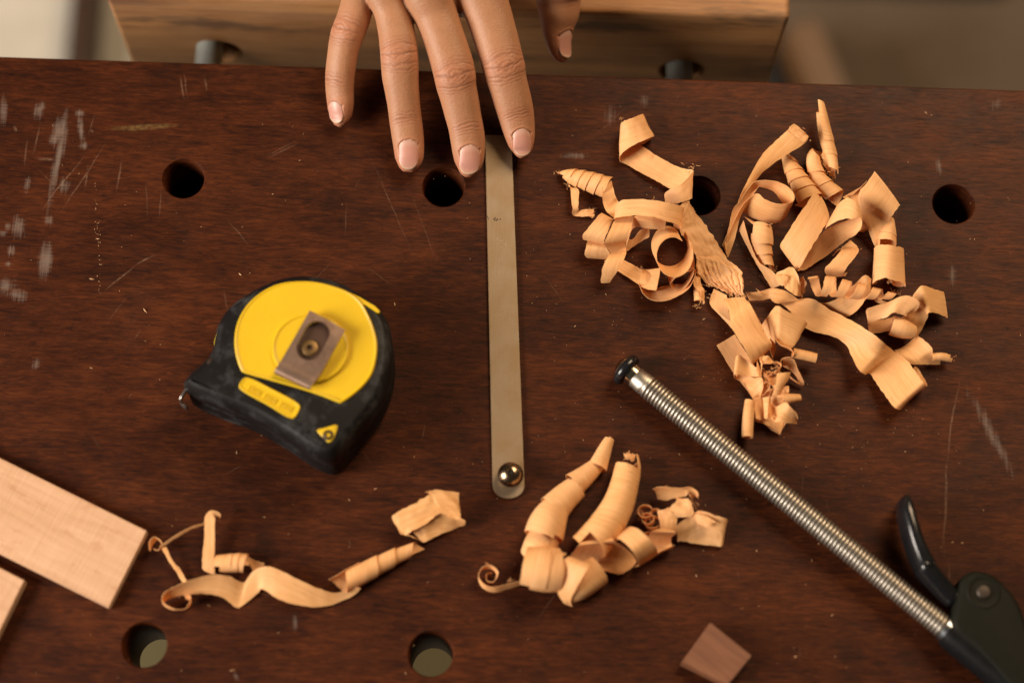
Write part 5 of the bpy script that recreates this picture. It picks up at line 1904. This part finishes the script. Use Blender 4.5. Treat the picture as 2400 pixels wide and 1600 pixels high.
s.fray(1890, 720, 8, 24, 14, 2.0)
s.rib([(1730, 880, 5, 1600, 850, 6), (1720, 760, 8, 1600, 700, 8), (1850, 740, 9, 1640, 680, 9), (1860, 650, 9, 1730, 630, 9), (1830, 600, 9, 1720, 590, 8)], crinkle=.0009, rag=.0008, m=9)
s.fray(1850, 640, 8, 30, 22, 2.0)
s.done('blocky torn shaving, rightmost of the lower middle group', GB)
s = Shav('6')
s.rib([(1530, 520, 7, 1570, 600, 2), (1590, 500, 9, 1640, 612, 3), (1680, 505, 10, 1730, 590, 5), (1760, 510, 10.5, 1800, 580, 6), (1850, 505, 11, 1830, 560, 7), (1910, 545, 9, 1850, 590, 5), (1915, 600, 5, 1860, 605, 3)], cup=1.3)
s.fray(1660, 490, 6, 10, 5, 1.4)
s.done('small winged curl above the blocky torn shaving', GB)
s = Shav('6')
for q_, (cx_, cy_, r1, r2, a0, a1) in enumerate([(1470, 700, 62, 52, 40, 330), (1490, 760, 50, 44, 10, 380), (1530, 790, 70, 50, 60, 420), (1560, 740, 60, 60, 120, 300)]):
    s.rib(ringrows(cx_, cy_, r1, r2, 10, 22, 8 - q_, 3, a0, a1, 10), m=4, sub=5)
s.rib([(1570, 700, 7, 1600, 850, 6), (1650, 690, 9, 1660, 880, 6), (1740, 740, 8, 1720, 880, 5)], crinkle=.0006)
s.fray(1440, 740, 5, 24, 16, 2.2)
s.done('tangle of very thin curls left of the blocky torn shaving', GB)

# ---------------- lower left (zoom 7)
s = Shav('7')
s.rib([(1086, 318, 7, 1080, 335, 4), (1082, 298, 9, 1075, 322, 6), (1040, 284, 9.5, 1050, 312, 8), (1014, 305, 8, 1056, 318, 8), (1006, 420, 5.5, 1056, 430, 6), (996, 530, 3.5, 1054, 545, 4), (1000, 575, 1.5, 1058, 590, 2), (1040, 598, .6, 1062, 596, 1)])
s.roll([(1055, 545, 40), (1120, 545, 42), (1180, 542, 42), (1225, 545, 40)], 2.6, .50, ph=1.0, flare=.6)
s.rib([(1205, 505, 6, 1245, 580, 2), (1250, 528, 4, 1260, 575, 1.5), (1302, 545, 2.5, 1290, 570, 1)])
s.done('shaving bent like a hook beside a short roll near the larger pale board', GB)
s = Shav('7')
s.rib([(905, 700, 7, 915, 720, 2), (935, 700, 8, 940, 730, 2), (920, 760, 6, 925, 765, 1.5), (860, 770, 6, 850, 772, 1), (798, 730, 7, 805, 745, 1.2), (810, 690, 9, 830, 720, 3), (880, 650, 9.5, 900, 700, 4), (960, 620, 9.5, 960, 695, 4), (1060, 600, 9, 1040, 697, 4), (1130, 610, 7, 1100, 715, 3), (1200, 640, 3, 1165, 762, 1), (1225, 610, 4, 1190, 755, 1), (1250, 580, 6, 1270, 690, 2), (1310, 558, 9, 1290, 670, 4), (1390, 585, 9, 1380, 725, 4.5), (1480, 630, 7.5, 1500, 755, 3.5), (1580, 672, 5, 1590, 757, 2), (1650, 690, 3, 1650, 742, 1), (1690, 675, 4, 1735, 705, 1.5), (1690, 640, 8, 1775, 668, 5)], m=9, cup=.2)
s.roll([(1640, 668, 50), (1760, 605, 48), (1860, 555, 42), (1960, 505, 33), (2085, 455, 18)], 3.4, .34, ph=3.0, flare=.9)
s.done('long wavy shaving with a looped left end and a rolled right end', GB)
s = Shav('7')
s.rib([(735, 480, 4, 740, 486, 1), (735, 440, 6, 750, 460, 2), (760, 415, 7, 775, 430, 3), (795, 440, 6.5, 800, 455, 3), (780, 478, 4, 790, 480, 1.5), (750, 470, 3, 760, 480, 1)], m=5)
s.rib([(785, 462, 6, 790, 470, 5), (860, 410, 8, 866, 420, 7), (940, 365, 8, 944, 376, 7), (1010, 346, 7, 1010, 356, 6)], m=4)
s.rib([(796, 470, 5, 818, 462, 5), (828, 530, 3.5, 846, 526, 4), (870, 590, 2, 890, 578, 2.5), (900, 640, 1.5, 918, 632, 2)], m=4)
s.done('thread thin forked shaving beside the corner of the larger pale board', GB)
s = Shav('7')
s.rib([(2000, 400, 1, 2090, 442, 1), (1970, 390, 5, 2010, 402, 5), (1930, 320, 8, 2000, 405, 7), (2030, 255, 10.5, 2110, 340, 9), (2108, 210, 11, 2170, 300, 9.5), (2112, 190, 12, 2255, 330, 9), (2180, 186, 11.5, 2265, 300, 9.5), (2258, 200, 10, 2258, 270, 9)], crinkle=.0006, m=11, rag=.0006)
s.rib([(1990, 350, 7, 2080, 442, 1.5), (2090, 300, 8.5, 2110, 430, 2), (2180, 290, 9, 2190, 390, 3), (2290, 335, 7, 2290, 355, 4)], crinkle=.0006, m=9)
s.fray(2110, 195, 11, 8, 6, 1.4)
s.done('broad torn curl chip lying alone left of the strip end', GB)

# ================================================================== dust and crumbs
V, Fc = [], []


def crumb(x, y, size, el=1.6):
    p_ = P(x, y, .05)
    a_ = rng.uniform(0, 6.3)
    d1 = Vector((math.cos(a_), math.sin(a_), rng.uniform(-.1, .3))) * size * el
    d2 = Vector((-math.sin(a_), math.cos(a_), rng.uniform(-.1, .4))) * size * rng.uniform(.4, .9)
    d3 = Vector((0, 0, size * rng.uniform(.3, .7)))
    c = p_ + Vector((0, 0, size * .25))
    pts = [c - d1, c + d2 * rng.uniform(.6, 1), c + d1, c - d2 * rng.uniform(.6, 1), c + d3 + d1 * .2, c - d3 * .2]
    b = len(V)
    V.extend(pts)
    for f in ((0, 1, 4), (1, 2, 4), (2, 3, 4), (3, 0, 4), (1, 0, 5), (2, 1, 5), (3, 2, 5), (0, 3, 5)):
        Fc.append(tuple(b + i for i in f))


for i in range(46):
    t = rng.random()
    crumb(222 + 14 * t + rng.normal(0, 4), 425 + 260 * t, rng.uniform(.10, .35) * MM)
for (x, y, z_) in ((215, 654, .9), (563, 643, .75), (340, 728, 1.0), (640, 455, .5), (230, 560, .6), (2255, 1272, .5), (2232, 1270, .5), (2170, 265, .6), (1650, 748, .7), (545, 1570, 1.0), (1420, 690, .5), (555, 1060, .6), (880, 1145, .6)):
    crumb(x, y, z_ * MM, 1.5)
for i in range(330):
    x, y = rng.uniform(0, 2400), rng.uniform(250, 1600)
    crumb(x, y, abs(rng.normal(0, .13)) * MM + .06 * MM, rng.uniform(1, 2.6))
for i in range(420):
    crumb(rng.normal(1750, 300), rng.normal(740, 230), rng.uniform(.05, .22) * MM, 2)
me = mesh_from('sawdust', V, Fc, False)
sd = link('sawdust', me, plain('pale_sawdust', (.50, .30, .16), .8, 0, 500, .3).m)
tag(sd, 'pale sawdust specks and crumbs scattered over the bench top', 'sawdust', kind='stuff')
